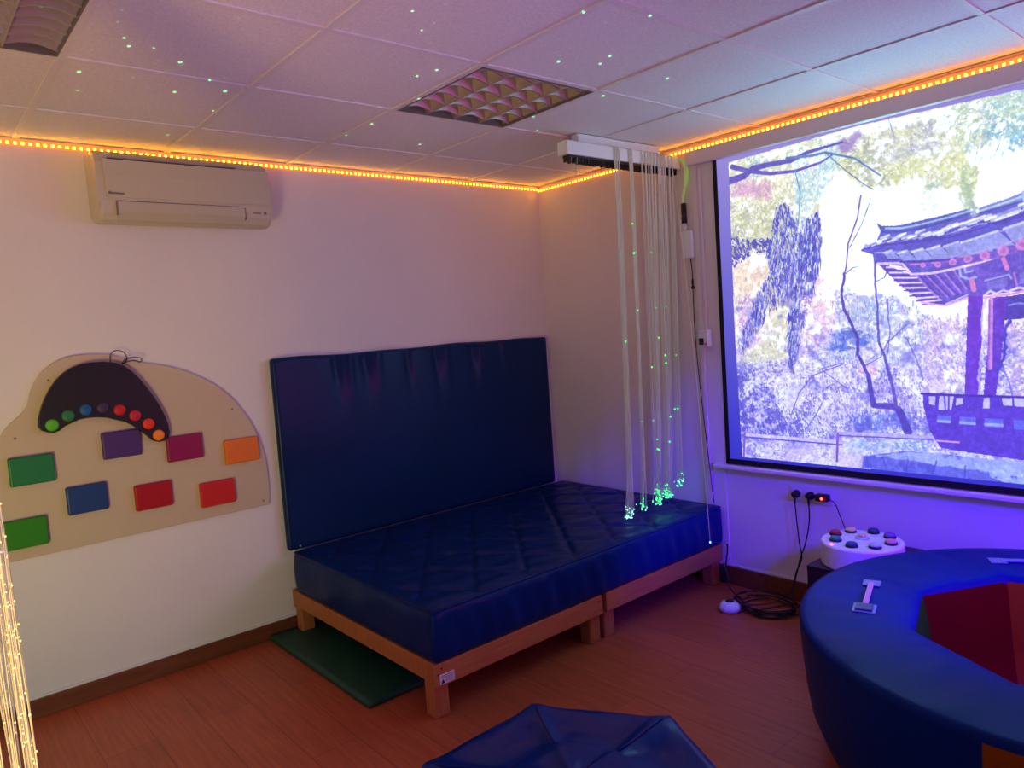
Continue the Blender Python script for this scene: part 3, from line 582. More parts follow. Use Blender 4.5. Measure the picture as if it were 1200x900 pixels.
# ------------------------------------------------------------------ ceiling light fittings
def fitting(cx, cy, label, rows, cols=4):
    t = thing('ceiling_light', label, 'ceiling light', (cx, cy, H), 'recessed louvred ceiling lights')
    bm = bmesh.new()
    s = .288
    for x0, x1, y0, y1 in ((-s, -s+.006, -s, s), (s-.006, s, -s, s), (-s, s, -s, -s+.006), (-s, s, s-.006, s)): box(bm, x0, x1, y0, y1, -.002, .09)
    box(bm, -s, s, -s, s, .088, .092)
    obj('housing', bm, M['louvredark'], t)
    # long V-shaped reflectors between the tubes
    wq = 2*s/cols
    for k in range(cols+1):
        x = -s+wq*k; bm = bmesh.new(); h = .018
        pts = [(max(x-.003, -s), 0), (min(x+.003, s), 0), (min(x+h, s), .05), (max(x-h, -s), .05)]
        prism(bm, pts, -s+.006, s-.006, 'y'); obj('reflector', bm, M['louvre'], t)
    for c in range(cols):
        for r_ in range(rows):
            y = -s+2*s*(r_+.5)/rows; x0 = -s+wq*c+.004; x1 = x0+wq-.008; bm = bmesh.new()
            N = 8
            V = []
            for a in range(N+1):
                u = a/N; x = x0+(x1-x0)*u; dip = .014*math.sin(PI*u)
                V.append([bm.verts.new((x, y-.004, .001+dip)), bm.verts.new((x, y+.004, .001+dip)), bm.verts.new((x, y+.016, .05)), bm.verts.new((x, y-.016, .05))])
            for p, q in zip(V, V[1:]):
                for i in range(4): bm.faces.new((p[i], p[(i+1) % 4], q[(i+1) % 4], q[i]))
            bm.faces.new(V[0]); bm.faces.new(V[-1][::-1])
            obj('louvre_blade', bm, M['louvre'], t)
    for c in range(cols):
        bm = bmesh.new(); x = -s+wq*(c+.5); tube(bm, [(x, -s+.02, .068), (x, s-.02, .068)], .013, 12)
        obj('fluorescent_tube', bm, M['white'], t, True)
fitting(-1.504, -1.3646, 'switched-off louvred ceiling light between the bed and the hanging fibres', 6)
fitting(-3.304, -1.3646, 'dark switched-off louvred ceiling light in the top left corner of the photo', 8)

# ------------------------------------------------------------------ air conditioner
t = thing('air_conditioner', 'yellowed wall air conditioner mounted right under the ceiling LED strip', 'air conditioner', (-2.37, 0, 2.11))
def acprof(pts, x0, x1, bev=0): return prism(bmesh.new(), pts, x0, x1, 'x', bev)
P0 = [(-.001, .03), (-.05, .008), (-.13, .0), (-.165, .012), (-.185, .04), (-.19, .09), (-.188, .2), (-.18, .255), (-.16, .295), (-.12, .315), (-.001, .315)]
obj('body', acprof(P0, -.385, .385, .02), M['acplastic'], t)
bm = bmesh.new()
prism(bm, [(-.186, .105), (-.196, .105), (-.194, .2), (-.187, .268), (-.178, .268), (-.18, .2)], -.352, .378, 'x', .003)
obj('front_panel', bm, M['acplastic'], t)
bm = bmesh.new(); prism(bm, [(-.150, .005), (-.172, .012), (-.196, .045), (-.198, .088), (-.190, .088), (-.184, .045)], -.31, .245, 'x', .002)
obj('air_flap', bm, M['acflap'], t)
bm = bmesh.new(); box(bm, -.314, .249, -.19, -.17, .088, .093); box(bm, -.33, .22, -.188, -.17, .272, .276)
box(bm, -.316, -.311, -.196, -.17, .03, .09); box(bm, .246, .250, -.193, -.17, .03, .088)
obj('air_slot', bm, M['grey'], t)
bm = bmesh.new(); box(bm, .285, .325, -.193, -.188, .062, .067); box(bm, .34, .352, -.192, -.186, .06, .072)
obj('indicator', bm, M['grey'], t)
bm = bmesh.new(); box(bm, -.342, -.332, -.1985, -.195, .117, .129)
for k in range(7): box(bm, -.330+k*.0075, -.3245+k*.0075, -.1985, -.195, .117, .125)
obj('logo', bm, M['grey'], t)

# ------------------------------------------------------------------ bed
t = thing('bed_frame', 'low pale pine bed base, left half at the open end, with white warning sticker', 'bed frame', (-2.0, -1.35, 0), 'two pine bed bases side by side')
def frame(t, w):
    # local origin: front left corner on the floor; x to the right, y to the wall
    D = 1.33
    obj('front_rail', B(0, w, 0, .022, .138, .232, bev=.003), M['pine'], t)
    obj('back_rail', B(0, w, D-.022, D, .138, .232, bev=.003), M['pine'], t)
    obj('side_rail', B(0, .022, .022, D-.022, .148, .232, bev=.003), M['pineend'], t)
    obj('side_rail', B(w-.022, w, .022, D-.022, .148, .232, bev=.003), M['pineend'], t)
    for x in (.022, w-.022-.05):
        for y in (.023, D-.022-.07): obj('leg', B(x-.02 if x < .1 else x, x+.05 if x < .1 else x+.07, y, y+.07, 0, .20, bev=.006), M['pineend'], t)
    for k in range(9):
        y = .06+k*(D-.16)/8; obj('slat', B(.022, w-.022, y, y+.07, .206, .222, bev=.003), M['pine'], t)
frame(t, .972)
for x, z in ((.03, .21), (.945, .205), (.012, .19)):
    bm = bmesh.new(); bmesh.ops.create_cone(bm, cap_ends=True, segments=10, radius1=.004, radius2=.004, depth=.002, matrix=Matrix.Translation((x, -.0006, z)) @ Matrix.Rotation(PI/2, 4, 'X')); obj('screw', bm, M['dark'], t)
st_ = obj('sticker', B(.018, .088, -.0015, .0005, .146, .186), M['sticker'], t, label='white printed warning sticker')
bm = bmesh.new(); prism(bm, [(.023, .151), (.040, .151), (.0315, .168)], -.0022, -.0014, 'y')
box(bm, .024, .039, -.0022, -.0014, .149, .152)
obj('warning_symbol', bm, M['dark'], st_)
bm = bmesh.new()
for k in range(5): box(bm, .044 if k < 3 else .024, .083, -.0020, -.0014, .152+k*.0065, .1545+k*.0065)
obj('print_line', bm, M['grey'], st_)
t = thing('bed_frame', 'low pale pine bed base, right half standing against the screen wall', 'bed frame', (-1.0, -1.35, 0), 'two pine bed bases side by side')
frame(t, .975)

# mattress: navy vinyl with diamond stitching and piping
mt = thing('mattress', 'large quilted navy vinyl mattress lying flat on the pine bed bases', 'mattress', (-1.0, -.70, .232))
mx0, mx1, my0, my1, mz0, mz1 = -1.0, .985, -.655, .625, 0, .216
def qdisp(p):
    x, y, z = p; q = Vector(p)
    ed = min(x-mx0, mx1-x, y-my0, my1-y)
    if z > mz1-.02:
        e = min(1, max(0, ed/.09))
        a = (x*.80+y*.60)/.235; b = (x*.80-y*.60)/.235
        da = abs(a-round(a)); db = abs(b-round(b)); d = min(da, db)
        q.z += e*(-.014*math.exp(-(d/.06)**2)+.008)+.003*math.sin(7*x+2)*math.sin(6*y)*e
        q.z += .0025*e*math.sin(46*(x*.3+y)+3*math.sin(5*x))
    elif z > .004:
        s = math.sin(PI*z/mz1)
        wv = .005*math.sin(26*x+5*math.sin(3*x)+9*z)+.0045*math.sin(57*x+14*z)
        if abs(y-my0) < .02: q.y += wv*s-.010*s
        if abs(x-mx0) < .02: q.x += (.003*math.sin(19*y+6*z))*s-.008*s
    return q
obj('cover', softbox((mx0, my0, mz0), (mx1, my1, mz1), (150, 110, 10), .022, qdisp), M['vinyl'], mt, True)
bm = bmesh.new(); k = .010
for zz in (mz1-.010,):
    pts = []
    for cx, cy, a0 in ((mx1-.02, my1-.02, 0), (mx0+.02, my1-.02, PI/2), (mx0+.02, my0+.02, PI), (mx1-.02, my0+.02, 1.5*PI)):
        for a in range(5): pts.append((cx+.017*math.cos(a0+PI/2*a/4), cy+.017*math.sin(a0+PI/2*a/4), zz+.006))
    pts.append(pts[0]); tube(bm, pts, .0035, 6)
obj('piping', bm, M['vinyl'], mt, True)
bm = bmesh.new(); box(bm, .14, .152, -.2145, -.2105, .214, .224, bev=.002)
obj('care_tag', bm, M['sticker'], mt, loc=(-1.13, 0.86, -.006))

# headboard mat standing against the wall
hb = thing('wall_mat', 'large navy vinyl mat standing upright against the wall behind the bed', 'mat', (-1.0, 0, .445))
def hdisp(p):
    x, y, z = p; q = Vector(p); top = 1.012
    if y < -.02:
        f = max(0, (z-.62)/(top-.62)); f = f*f if z < top-.015 else .5
        xx = x+.99
        for c, wd, a in ((.34, .022, .012), (.42, .018, -.010), (.52, .03, .012), (.60, .02, -.006), (.80, .02, .012), (1.0, .022, .014), (1.07, .02, -.010), (1.28, .024, .014), (1.34, .02, -.008), (1.5, .02, .008)):
            q.y += 2.0*a*f*math.exp(-((xx-c-.03*(top-z))/wd)**2)
        q.y += -.012*math.sin(PI*min(1, max(0, xx/1.97)))*math.sin(PI*min(1, max(0, z/top)))
        q.y += .003*math.sin(5*x+3*z)*math.sin(4*z)
    if z > top-.03: q.z += .006*math.sin(9*x)*math.sin(3.1*x+1)
    return q
obj('cover', softbox((-1.008, -.058, 0), (.934, -.012, 1.012), (130, 4, 70), .014, hdisp), M['vinylsmooth'], hb, True)
obj('backing_board', B(-.985, .968, -.012, -.001, 0, 1.018, bev=.002), M['white'], hb, label='thin white board behind the mat')
# small dark cushion-like tag on the mat and a corner toggle
bm = bmesh.new(); box(bm, -.955, -.945, -.066, -.058, .014, .024, bev=.002); obj('zip_pull', bm, M['tape'], hb, label='small pale zip pull')

tag(obj('floor_mat', softbox((-2.145, -1.05, 0), (-1.80, -.02, .03), (14, 40, 2), .008, lambda p: Vector((p.x+.03*(-p.y)*0, p.y, p.z+.002*math.sin(9*p.y)*(p.z > .02)))), M['greenmat'], None, True),
    'dark green folded gym mat pushed under the left end of the bed', 'mat')

# ------------------------------------------------------------------ wall activity panel
ap = thing('sensory_wall_panel', 'cream dome-shaped wall panel with eight coloured touch pads', 'wall panel', (-2.7, 0, .70))
def rel(pts, ox=-2.7, oz=.70): return [(round(a-ox, 4), round(b-oz, 4)) for a, b in pts]
outl = rel([(-2.076,0.71),(-2.071,0.772),(-2.07,0.847),(-2.073,0.937),(-2.085,1.014),(-2.104,1.076),(-2.134,1.151),(-2.171,1.217),(-2.211,1.277),(-2.26,1.328),(-2.308,1.368),(-2.362,1.402),(-2.422,1.436),(-2.487,1.461),(-2.549,1.478),(-2.609,1.491),(-2.656,1.503),(-2.702,1.525),(-2.747,1.539),(-2.792,1.545),(-2.848,1.547),(-2.892,1.545),(-2.928,1.538),(-2.959,1.522),(-2.991,1.501),(-3.017,1.478),(-3.038,1.447),(-3.054,1.415),(-3.066,1.377),(-3.077,1.338),(-3.095,1.32),(-3.117,1.301),(-3.144,1.278),(-3.172,1.248),(-3.201,1.205),(-3.237,1.139),(-3.279,1.052),(-3.319,0.942),(-3.352,0.808),(-3.372,0.697)])
obj('board', prism(bmesh.new(), outl, -.020, -.001, 'y', .003), M['panel'], ap)
pads = [('green', -3.171, -3.005, 1.015, 1.136, (.004, .19, .060)), ('violet', -2.816, -2.656, 1.071, 1.191, (.072, .030, .17)), ('magenta', -2.548, -2.385, 1.012, 1.132, (.28, .008, .075)),
        ('orange', -2.281, -2.112, .954, 1.075, (.82, .19, .006)), ('blue', -2.976, -2.816, .851, .974, (.006, .050, .20)), ('dark red', -2.706, -2.545, .810, .929, (.42, .006, .008)),
        ('bright red', -2.418, -2.251, .764, .884, (.60, .022, .010)), ('lime green', -3.215, -3.057, .751, .874, (.018, .24, .008))]
for nme, x0, x1, z0, z1, c in pads:
    bm = B(x0+2.7, x1+2.7, -.046, -.0195, z0-.7, z1-.7, bev=.007, seg=3)
    obj('touch_pad', bm, flatmat('pad '+nme, c), ap, label='raised '+nme+' touch pad')
for x, z in rel([(-2.988,1.448),(-3.133,1.216),(-2.218,1.226),(-2.106,0.735)]):
    bm = bmesh.new(); bmesh.ops.create_cone(bm, cap_ends=True, segments=12, radius1=.0055, radius2=.0045, depth=.003, matrix=Matrix.Translation((x, -.0212, z)) @ Matrix.Rotation(PI/2, 4, 'X')); obj('screw', bm, M['grey'], ap)
cc = thing('button_controller', 'black crescent controller with eight coloured buttons hung on the cream panel', 'controller', (-2.7, -.02, .70))
cres = rel([(-3.049,1.254),(-3.044,1.293),(-3.03,1.333),(-3.013,1.372),(-2.991,1.411),(-2.966,1.445),(-2.935,1.474),(-2.903,1.493),(-2.863,1.507),(-2.818,1.512),(-2.773,1.511),(-2.728,1.502),(-2.695,1.486),(-2.666,1.459),(-2.636,1.42),(-2.61,1.377),(-2.584,1.332),(-2.563,1.287),(-2.546,1.239),(-2.535,1.197),(-2.53,1.158),(-2.537,1.132),(-2.555,1.12),(-2.58,1.117),(-2.604,1.126),(-2.624,1.149),(-2.648,1.177),(-2.681,1.208),(-2.715,1.231),(-2.75,1.249),(-2.787,1.26),(-2.826,1.267),(-2.86,1.269),(-2.893,1.267),(-2.927,1.259),(-2.952,1.245),(-2.973,1.228),(-2.995,1.222),(-3.02,1.228),(-3.04,1.238)])
obj('casing', prism(bmesh.new(), cres, -.036, -.0005, 'y', .004), M['dark'], cc)
bcols = [('lime', (.10, .50, .02)), ('green', (.02, .19, .06)), ('blue', (.010, .10, .28)), ('dark violet', (.045, .028, .075)), ('red', (.55, .016, .014)), ('crimson', (.50, .02, .045)), ('scarlet', (.85, .045, .010)), ('orange', (.95, .26, .02))]
for (x, z), (nm, c) in zip([(-2.999, 1.256), (-2.936, 1.288), (-2.866, 1.305), (-2.799, 1.306), (-2.732, 1.288), (-2.672, 1.255), (-2.619, 1.209), (-2.581, 1.15)], bcols):
    bm = bmesh.new(); lathe(bm, [(0, .044), (.018, .044), (.0245, .041), (.026, .036), (.026, .034), (0, .034)], 24)
    bmesh.ops.rotate(bm, verts=bm.verts[:], matrix=Matrix.Rotation(PI/2, 3, 'X')); bmesh.ops.translate(bm, verts=bm.verts[:], vec=(x+2.7, 0, z-.7))
    obj('button', bm, flatmat('button '+nm, c), cc, True, label='round '+nm+' button')
bm = bmesh.new()
c1 = [(x, -.02, z) for x, z in rel([(-2.745,1.505),(-2.744,1.533),(-2.731,1.551),(-2.708,1.556),(-2.685,1.544),(-2.676,1.517),(-2.685,1.502),(-2.7,1.496)])]
c2 = [(x, -.03, z) for x, z in rel([(-2.702,1.494),(-2.689,1.511),(-2.662,1.52),(-2.633,1.518),(-2.617,1.51),(-2.626,1.497),(-2.649,1.505),(-2.68,1.502),(-2.7,1.491)])]
tube(bm, spline(c1), .0022); tube(bm, spline(c2), .0022)
obj('cable', bm, M['dark'], cc, True)

# ------------------------------------------------------------------ hanging fibre optic curtain over the bed
fc = thing('fibre_optic_curtain', 'white ceiling rail with pale optic fibres hanging over the bed, tips lit green', 'fibre optic light', (-.46, -1.16, 2.40))
obj('rail', B(-.455, .44, -.035, .035, -.048, .018, bev=.004), M['sage'], fc)
obj('ceiling_rail', B(-.34, .30, .0, .045, .018, .0685, bev=.003), M['sage'], fc, label='white slab fixing the rail to the ceiling')
bm = bmesh.new(); box(bm, -.435, .42, -.022, .022, -.058, -.048)
for k in range(150):
    x = -.43+k*.85/150+random.uniform(-.002, .002); box(bm, x-.0016, x+.0016, -.022+random.uniform(0, .01), .02, -.075-random.uniform(0, .007), -.056)
obj('bristle_strip', bm, M['dark'], fc)
rs = random.Random(11)
def fstrand(x0, xm, x1, zend, ytop=-.038, yend=0.0, wob=.003, m='fibre', r=.0015):
    # over the top of the rail, down its front face, then hanging
    pts = [(x0+rs.uniform(-.03, .03), .02, .022), (x0, -.01, .026), (x0, -.037, .018), (x0, -.041, -.02), (x0, -.040, -.06)]
    n = 12
    for k in range(1, n+1):
        u = k/n; z = -.06+(zend+.06)*u
        x = x0+(xm-x0)*u**1.5+(x1-xm)*max(0, (u-.88)/.12)
        pts.append((x+rs.uniform(-wob, wob)*.5, -.040+(yend+.040)*u+rs.uniform(-wob, wob)*.5, z))
    bm = bmesh.new(); tube(bm, pts, r, 4)
    return obj('fibre_strand', bm, M[m], fc, True), pts
def dot(bm, p, r): bmesh.ops.create_icosphere(bm, subdivisions=1, radius=r, matrix=Matrix.Translation(p))
# groups: (n, top range, waist range, end centre, end spread, lowest z)
X0 = .46
groups = [(16, -.585, -.545, -.560, .008, -.575, .011, -1.93, 'tippale'), (11, -.475, -.435, -.450, .007, -.468, .014, -1.905, 'tip'), (3, -.375, -.355, -.345, .003, -.335, .006, -1.84, 'tip'),
          (24, -.345, -.245, -.310, .010, -.322, .015, -1.905, 'tip'), (24, -.235, -.155, -.232, .010, -.240, .016, -1.885, 'tip'), (12, -.145, -.09, -.13, .006, -.125, .014, -1.84, 'tip')]
for n, a, b, xm, ws, xe, es, zl, tm in groups:
    for k in range(n):
        nc = max(1, n//5); x0 = a+(b-a)*((k % nc)+.5)/nc+rs.gauss(0, .0035)+X0; e = rs.gauss(0, 1)
        wx = xm+X0+rs.uniform(-1, 1)*ws
        xend = xe+X0+e*es*.8; zend = zl+abs(rs.gauss(0, .028)); ye = rs.uniform(-.02, .03)
        s, pts = fstrand(x0, wx, xend, zend, yend=ye)
        bm = bmesh.new(); dot(bm, pts[-1], .0042)
        if rs.random() < .5: dot(bm, Vector(pts[-1])+Vector((rs.uniform(-.012, .012), rs.uniform(-.01, .01), rs.uniform(.005, .03))), .0032)
        obj('glowing_tip', bm, M[tm if rs.random() > .12 else 'tippale'], s)
        if rs.random() < .26:
            q = Vector(pts[rs.randrange(6, 15)]); bm = bmesh.new(); dot(bm, q, .0048); obj('glowing_spot', bm, M['tip'], s)
# one stray fibre drooping in front of the bed
s, pts = fstrand(-.10+X0, -.25+X0, -.25+X0, -2.09, yend=-.27, wob=.001); bm = bmesh.new(); dot(bm, pts[-1], .006); obj('glowing_tip', bm, M['tippale'], s)
# short loose ends at the left end of the rail
for x in (-.425, -.385):
    bm = bmesh.new(); tube(bm, spline([(x, -.03, -.06), (x-.008, -.032, -.09), (x+.012, -.03, -.125 if x < -.4 else -.17)]), .001, 4); obj('loose_end', bm, M['fibre'], fc, True)
# bundle going down to the light source
for k in range(22):
    a = rs.uniform(-1, 1); b = rs.uniform(-1, 1); bm = bmesh.new()
    tube(bm, spline([(.36+.03*a, .0, .024), (.415+.008*b, -.01+.01*a, .018), (.436+.004*a, -.035+.016*b-.03, -.02), (.440+.005*b, -.055-.03*abs(a)+.012*b, -.11), (.438, -.045+.01*a, -.19), (.436+.004*a, -.038+.006*b, -.245)], 6), .0016, 4)
    obj('fibre_tail', bm, M['fibregreen'], fc, True)
ls = thing('fibre_light_source', 'small white box on the wall with black fibre connector and cable below', 'light source', (0, -1.23, 1.85))
bm = bmesh.new(); box(bm, -.05, -.001, -.035, .033, 0, .155, bev=.006); obj('casing', bm, M['sage'], ls)
bm = bmesh.new(); lathe(bm, [(0, .15), (.012, .15), (.012, .2), (0, .2)], 14, (-.026, .025)); obj('collar', bm, M['white'], ls, True)
bm = bmesh.new(); lathe(bm, [(0, .198), (.0155, .198), (.0155, .235), (.013, .24), (.015, .25), (.015, .305), (.013, .31), (0, .31)], 14, (-.026, .025)); obj('connector', bm, M['dark'], ls, True)
bm = bmesh.new()
tube(bm, spline([(-.02, .0, .0), (-.018, -.005, -.06), (-.016, -.003, -.12), (-.016, -.003, -.17), (-.034, -.018, -.5), (-.040, -.058, -1.0), (-.036, -.088, -1.385)], 8), .0028, 6)
obj('cable', bm, M['dark'], ls, True)
bm = bmesh.new(); bmesh.ops.create_icosphere(bm, subdivisions=2, radius=.011, matrix=Matrix.Translation((-.015, -.003, -.162))); lathe(bm, [(0, -.15), (.006, -.148), (.006, -.118), (0, -.115)], 10, (-.016, -.003))
obj('cord_knob', bm, M['dark'], ls, True)
sw = thing('light_switch', 'plain white wall switch left of the blue-lit sensor box', 'switch', (0, -1.225, 1.43))
obj('plate', B(-.008, -.001, -.030, .028, -.055, .055, bev=.003), M['white'], sw); obj('rocker', B(-.013, -.007, -.014, .012, -.03, .03, bev=.003), M['white'], sw)
sn = thing('thermostat', 'small white sensor box with dark display beside the screen edge', 'thermostat', (-.030, -1.325, 1.40))
obj('casing', B(-.045, 0, -.030, .032, -.048, .048, bev=.006), M['whitelac'], sn); obj('display', B(-.047, -.043, -.004, .026, -.036, .002, bev=.001), M['dark'], sn)
obj('button', B(-.047, -.043, -.024, -.010, -.04, -.022, bev=.001), flatmat('pink button', (.8, .15, .4)), sn, label='small pink button')
bm = bmesh.new(); box(bm, -.008, 0, -.005, .007, .048, .93, bev=.002); obj('cable_duct', bm, M['white'], sn)

# ------------------------------------------------------------------ sockets, plugs and cables
so = thing('socket_plate', 'triple white wall socket below the screen with three black plugs', 'socket', (0, -1.85, .577))
for y in (.043, -.032, -.104): obj('socket_frame', B(-.010, -.001, y-.037, y+.037, -.04, .04, bev=.003), M['white'], so)
def plug(y, label):
    t = thing('power_plug', label, 'plug', (-.010, y, .577)); bm = bmesh.new()
    lathe(bm, [(0, 0), (.021, 0), (.021, .012), (.017, .03), (.010, .036), (0, .036)], 18)
    bmesh.ops.rotate(bm, verts=bm.verts[:], matrix=Matrix.Rotation(-PI/2, 3, 'Y')); obj('body', bm, M['dark'], t, True)
    bm = bmesh.new(); tube(bm, [(-.026, 0, -.004), (-.026, 0, -.028), (-.025, 0, -.05)], .009, 10, r1=.004); obj('strain_relief', bm, M['dark'], t, True)
    return t
plug(-1.807, 'black plug in the leftmost socket of the three')
plug(-1.882, 'black plug in the middle socket of the three')
ad_ = thing('power_adapter', 'black adapter glowing red in the right socket', 'adapter', (-.010, -1.955, .577))
bm = bmesh.new(); box(bm, -.042, 0, -.03, .035, -.016, .020, bev=.008); obj('body', bm, M['dark'], ad_)
bm = bmesh.new(); box(bm, -.045, -.040, -.026, .002, -.012, .014, bev=.002); obj('red_window', bm, flatmat('deep red window', (.35, .01, .01)), ad_)
bm = bmesh.new(); bmesh.ops.create_icosphere(bm, subdivisions=2, radius=.0065, matrix=Matrix.Translation((-.045, -.004, .002))); obj('pilot_light', bm, M['redled'], ad_, label='glowing red pilot light')
def cable(label, pts, r=.0035):
    bm = bmesh.new(); tube(bm, spline(pts, 10), r, 8)
    return tag(obj('power_cable', bm, M['dark'], None, True), label, 'cable')
cable('black cable hanging from the leftmost plug down to the floor coil', [(-.035, -1.807, .53), (-.035, -1.812, .45), (-.04, -1.825, .33), (-.05, -1.84, .25), (-.06, -1.815, .18), (-.075, -1.80, .10), (-.11, -1.80, .03), (-.15, -1.76, .007), (-.22, -1.72, .006), (-.3, -1.70, .006), (-.33, -1.76, .006), (-.27, -1.83, .008), (-.18, -1.86, .012)])
cable('black cable hanging from the middle plug down to the floor coil', [(-.035, -1.882, .53), (-.036, -1.880, .44), (-.045, -1.86, .33), (-.055, -1.835, .25), (-.07, -1.82, .17), (-.1, -1.80, .08), (-.15, -1.73, .02), (-.21, -1.65, .007), (-.26, -1.60, .006), (-.31, -1.65, .013), (-.28, -1.76, .014)])
cable('thin black cable looping from the red-lit adapter to the button drum', [(-.035, -1.985, .575), (-.04, -2.02, .56), (-.05, -2.05, .50), (-.055, -2.075, .44), (-.07, -2.085, .38), (-.065, -2.09, .30), (-.05, -2.10, .2)], .0025)
bm = bmesh.new(); rs2 = random.Random(4)
for k in range(5):
    cx, cy = -.20+rs2.uniform(-.02, .02), -1.72+rs2.uniform(-.02, .02); a, b = rs2.uniform(.10, .13), rs2.uniform(.13, .17); ph = rs2.uniform(0, 6)
    tube(bm, [(cx+a*math.cos(t_), cy+b*math.sin(t_), .012+.007*k+.004*math.sin(3*t_+ph)) for t_ in [2*PI*q/40+ph for q in range(39)]], .0038, 8)
tube(bm, spline([(-.12, -1.42, .16), (-.13, -1.44, .12), (-.15, -1.47, .05), (-.17, -1.52, .014), (-.2, -1.58, .012), (-.26, -1.62, .012), (-.30, -1.72, .01), (-.24, -1.86, .012), (-.12, -1.90, .01), (-.08, -1.80, .012)], 10), .004, 8)
tube(bm, spline([(-.02, -1.38, .235), (-.05, -1.40, .21), (-.08, -1.41, .16), (-.1, -1.42, .12)], 10), .0045, 8)
tag(obj('coiled_cable', bm, M['dark'], None, True), 'heap of black cable coiled on the floor under the sockets', 'cable')
ps = thing('cable_adapter', 'black adapter block hanging by its cable at the foot of the bed', 'adapter', (-.12, -1.415, .10))
obj('body', B(-.018, .018, -.012, .012, -.05, .05, bev=.005), M['darkmatte'], ps)
rb = thing('remote_switch', 'small white rounded switch with black top lying on the floor by the cables', 'switch', (-.335, -1.59, 0))
bm = bmesh.new(); lathe(bm, [(0, 0), (.048, 0), (.056, .012), (.054, .026), (.042, .042), (.022, .050), (0, .051)], 28); obj('body', bm, M['white'], rb, True)
bm = bmesh.new(); lathe(bm, [(0, .052), (.021, .052), (.024, .0485), (.024, .046), (0, .046)], 22); obj('button', bm, M['dark'], rb, True, label='black push button')
obj('cable_clip', B(.045, .068, -.02, .0, .004, .02, bev=.004), M['white'], rb)

# ------------------------------------------------------------------ low table and button drum
tb = thing('side_table', 'black cube side table standing in the corner behind the ball pool', 'table', (-.27, -2.27, 0))
obj('tabletop', B(-.25, .25, -.15, .153, .375, .40, bev=.003), M['blacklac'], tb)
obj('side_panel', B(-.25, -.23, -.148, .151, 0, .375, bev=.002), M['blacklac'], tb); obj('side_panel', B(.23, .25, -.148, .151, 0, .375, bev=.002), M['blacklac'], tb)
obj('back_panel', B(-.23, .23, .133, .151, 0, .375, bev=.002), M['blacklac'], tb)
dr = thing('button_drum', 'round white drum controller with nine coloured push buttons on the black table', 'controller', (-.352, -2.288, .40))
bm = bmesh.new(); lathe(bm, [(0, 0), (.164, 0), (.168, .004), (.168, .094), (.163, .100), (0, .100)], 64); o = obj('drum', bm, M['whitelac'], dr, True)
md = o.modifiers.new('edge', 'EDGE_SPLIT'); md.split_angle = .6
bt = [(.018, .125, 'crimson', (.40, .008, .04)), (.094, .092, 'peach', (.80, .50, .25)), (.135, .008, 'navy blue', (.012, .025, .14)), (.106, -.075, 'purple', (.20, .05, .42)), (.018, -.116, 'pink', (.75, .22, .42)),
      (-.067, -.086, 'pale grey', (.50, .55, .70)), (-.106, -.004, 'dark blue', (.010, .030, .16)), (-.066, .085, 'teal green', (.010, .25, .17))]
for x, y, nm, c in bt:
    bm = bmesh.new(); lathe(bm, [(0, .099), (.026, .099), (.026, .106), (.023, .110), (0, .110)], 24, (x, y)); s = obj('button_base', bm, M['dark'], dr, True)
    bm = bmesh.new(); lathe(bm, [(.021, .108), (.0235, .110), (.0235, .114), (.018, .119), (0, .121)], 24, (x, y)); obj('button_cap', bm, flatmat('cap '+nm, c), s, True, label=nm+' button cap')
bm = bmesh.new(); lathe(bm, [(0, .1), (.030, .1), (.028, .106), (.020, .108), (0, .108)], 24, (.03, .012)); s = obj('button_base', bm, flatmat('pale blue base', (.42, .62, .85)), dr, True, label='pale blue centre base')
bm = bmesh.new(); lathe(bm, [(.017, .107), (.018, .113), (.012, .118), (0, .119)], 20, (.03, .012)); obj('button_cap', bm, flatmat('cap peach', (.80, .50, .25)), s, True, label='peach centre button cap')
bm = bmesh.new(); bmesh.ops.create_icosphere(bm, subdivisions=2, radius=.005, matrix=Matrix.Translation((-.125, .075, .101))); obj('pilot_light', bm, M['redled'], dr)

# ------------------------------------------------------------------ ball pool
pc = (-.825, -3.17)
bp_ = thing('ball_pool', 'big round blue padded ball pool with red, orange and green inner walls', 'ball pool', (pc[0], pc[1], 0))
def pool_r(a): return 1.0+.012*math.cos(8*(a-.1))
def ringsec(prof, a0, a1, seg, bumps=True, inner=None):
    """prof list of (r, z, squareness): squareness 0 = round outer, 1 = octagon"""
    bm = bmesh.new(); rings = []
    for r, z, q in prof:
        ring = []
        for k in range(seg+1):
            a = a0+(a1-a0)*k/seg
            oc = 1.0
            if q:
                d = (a-OA) % (PI/4); oc = math.cos(PI/8)/math.cos(d-PI/8)
            rr = r*(1-q+q*oc)
            zz = z
            if bumps and z > .3 and .5 < r < .79: zz += .004*math.sin(13*a+9*r)+.003*math.sin(31*a-4*r)
            ring.append(bm.verts.new((rr*math.cos(a), rr*math.sin(a), zz)))
        rings.append(ring)
    for A, Bq in zip(rings, rings[1:]):
        for k in range(seg): bm.faces.new((A[k], A[k+1], Bq[k+1], Bq[k]))
    return bm
OA = math.atan2(-2.69+3.17, -.78+.825)      # direction of one inner corner
bm = ringsec([(.812, .476, 0), (.811, .488, 0), (.806, .497, 0), (.790, .501, 0), (.76, .502, 0), (.70, .503, 0), (.63, .503, .3), (.56, .502, .6), (.505, .500, .9), (.485, .49, 1), (.478, .46, 1)], 0, 2*PI, 128)
bmesh.ops.remove_doubles(bm, verts=bm.verts[:], dist=1e-5)
obj('top_cushion', bm, M['vinylpool'], bp_, True)
side = [(.812, .477, 0), (.812, .44, 0), (.806, .36, 0), (.798, .27, 0), (.785, .18, 0), (.755, .10, 0), (.70, .02, 0), (.66, 0, 0), (.30, 0, 0)]
def addside(a0, a1, seg, m, lab): obj('side_panel', ringsec(side, a0, a1, seg, False), m, bp_, True, label=lab)
aO = math.radians(178)
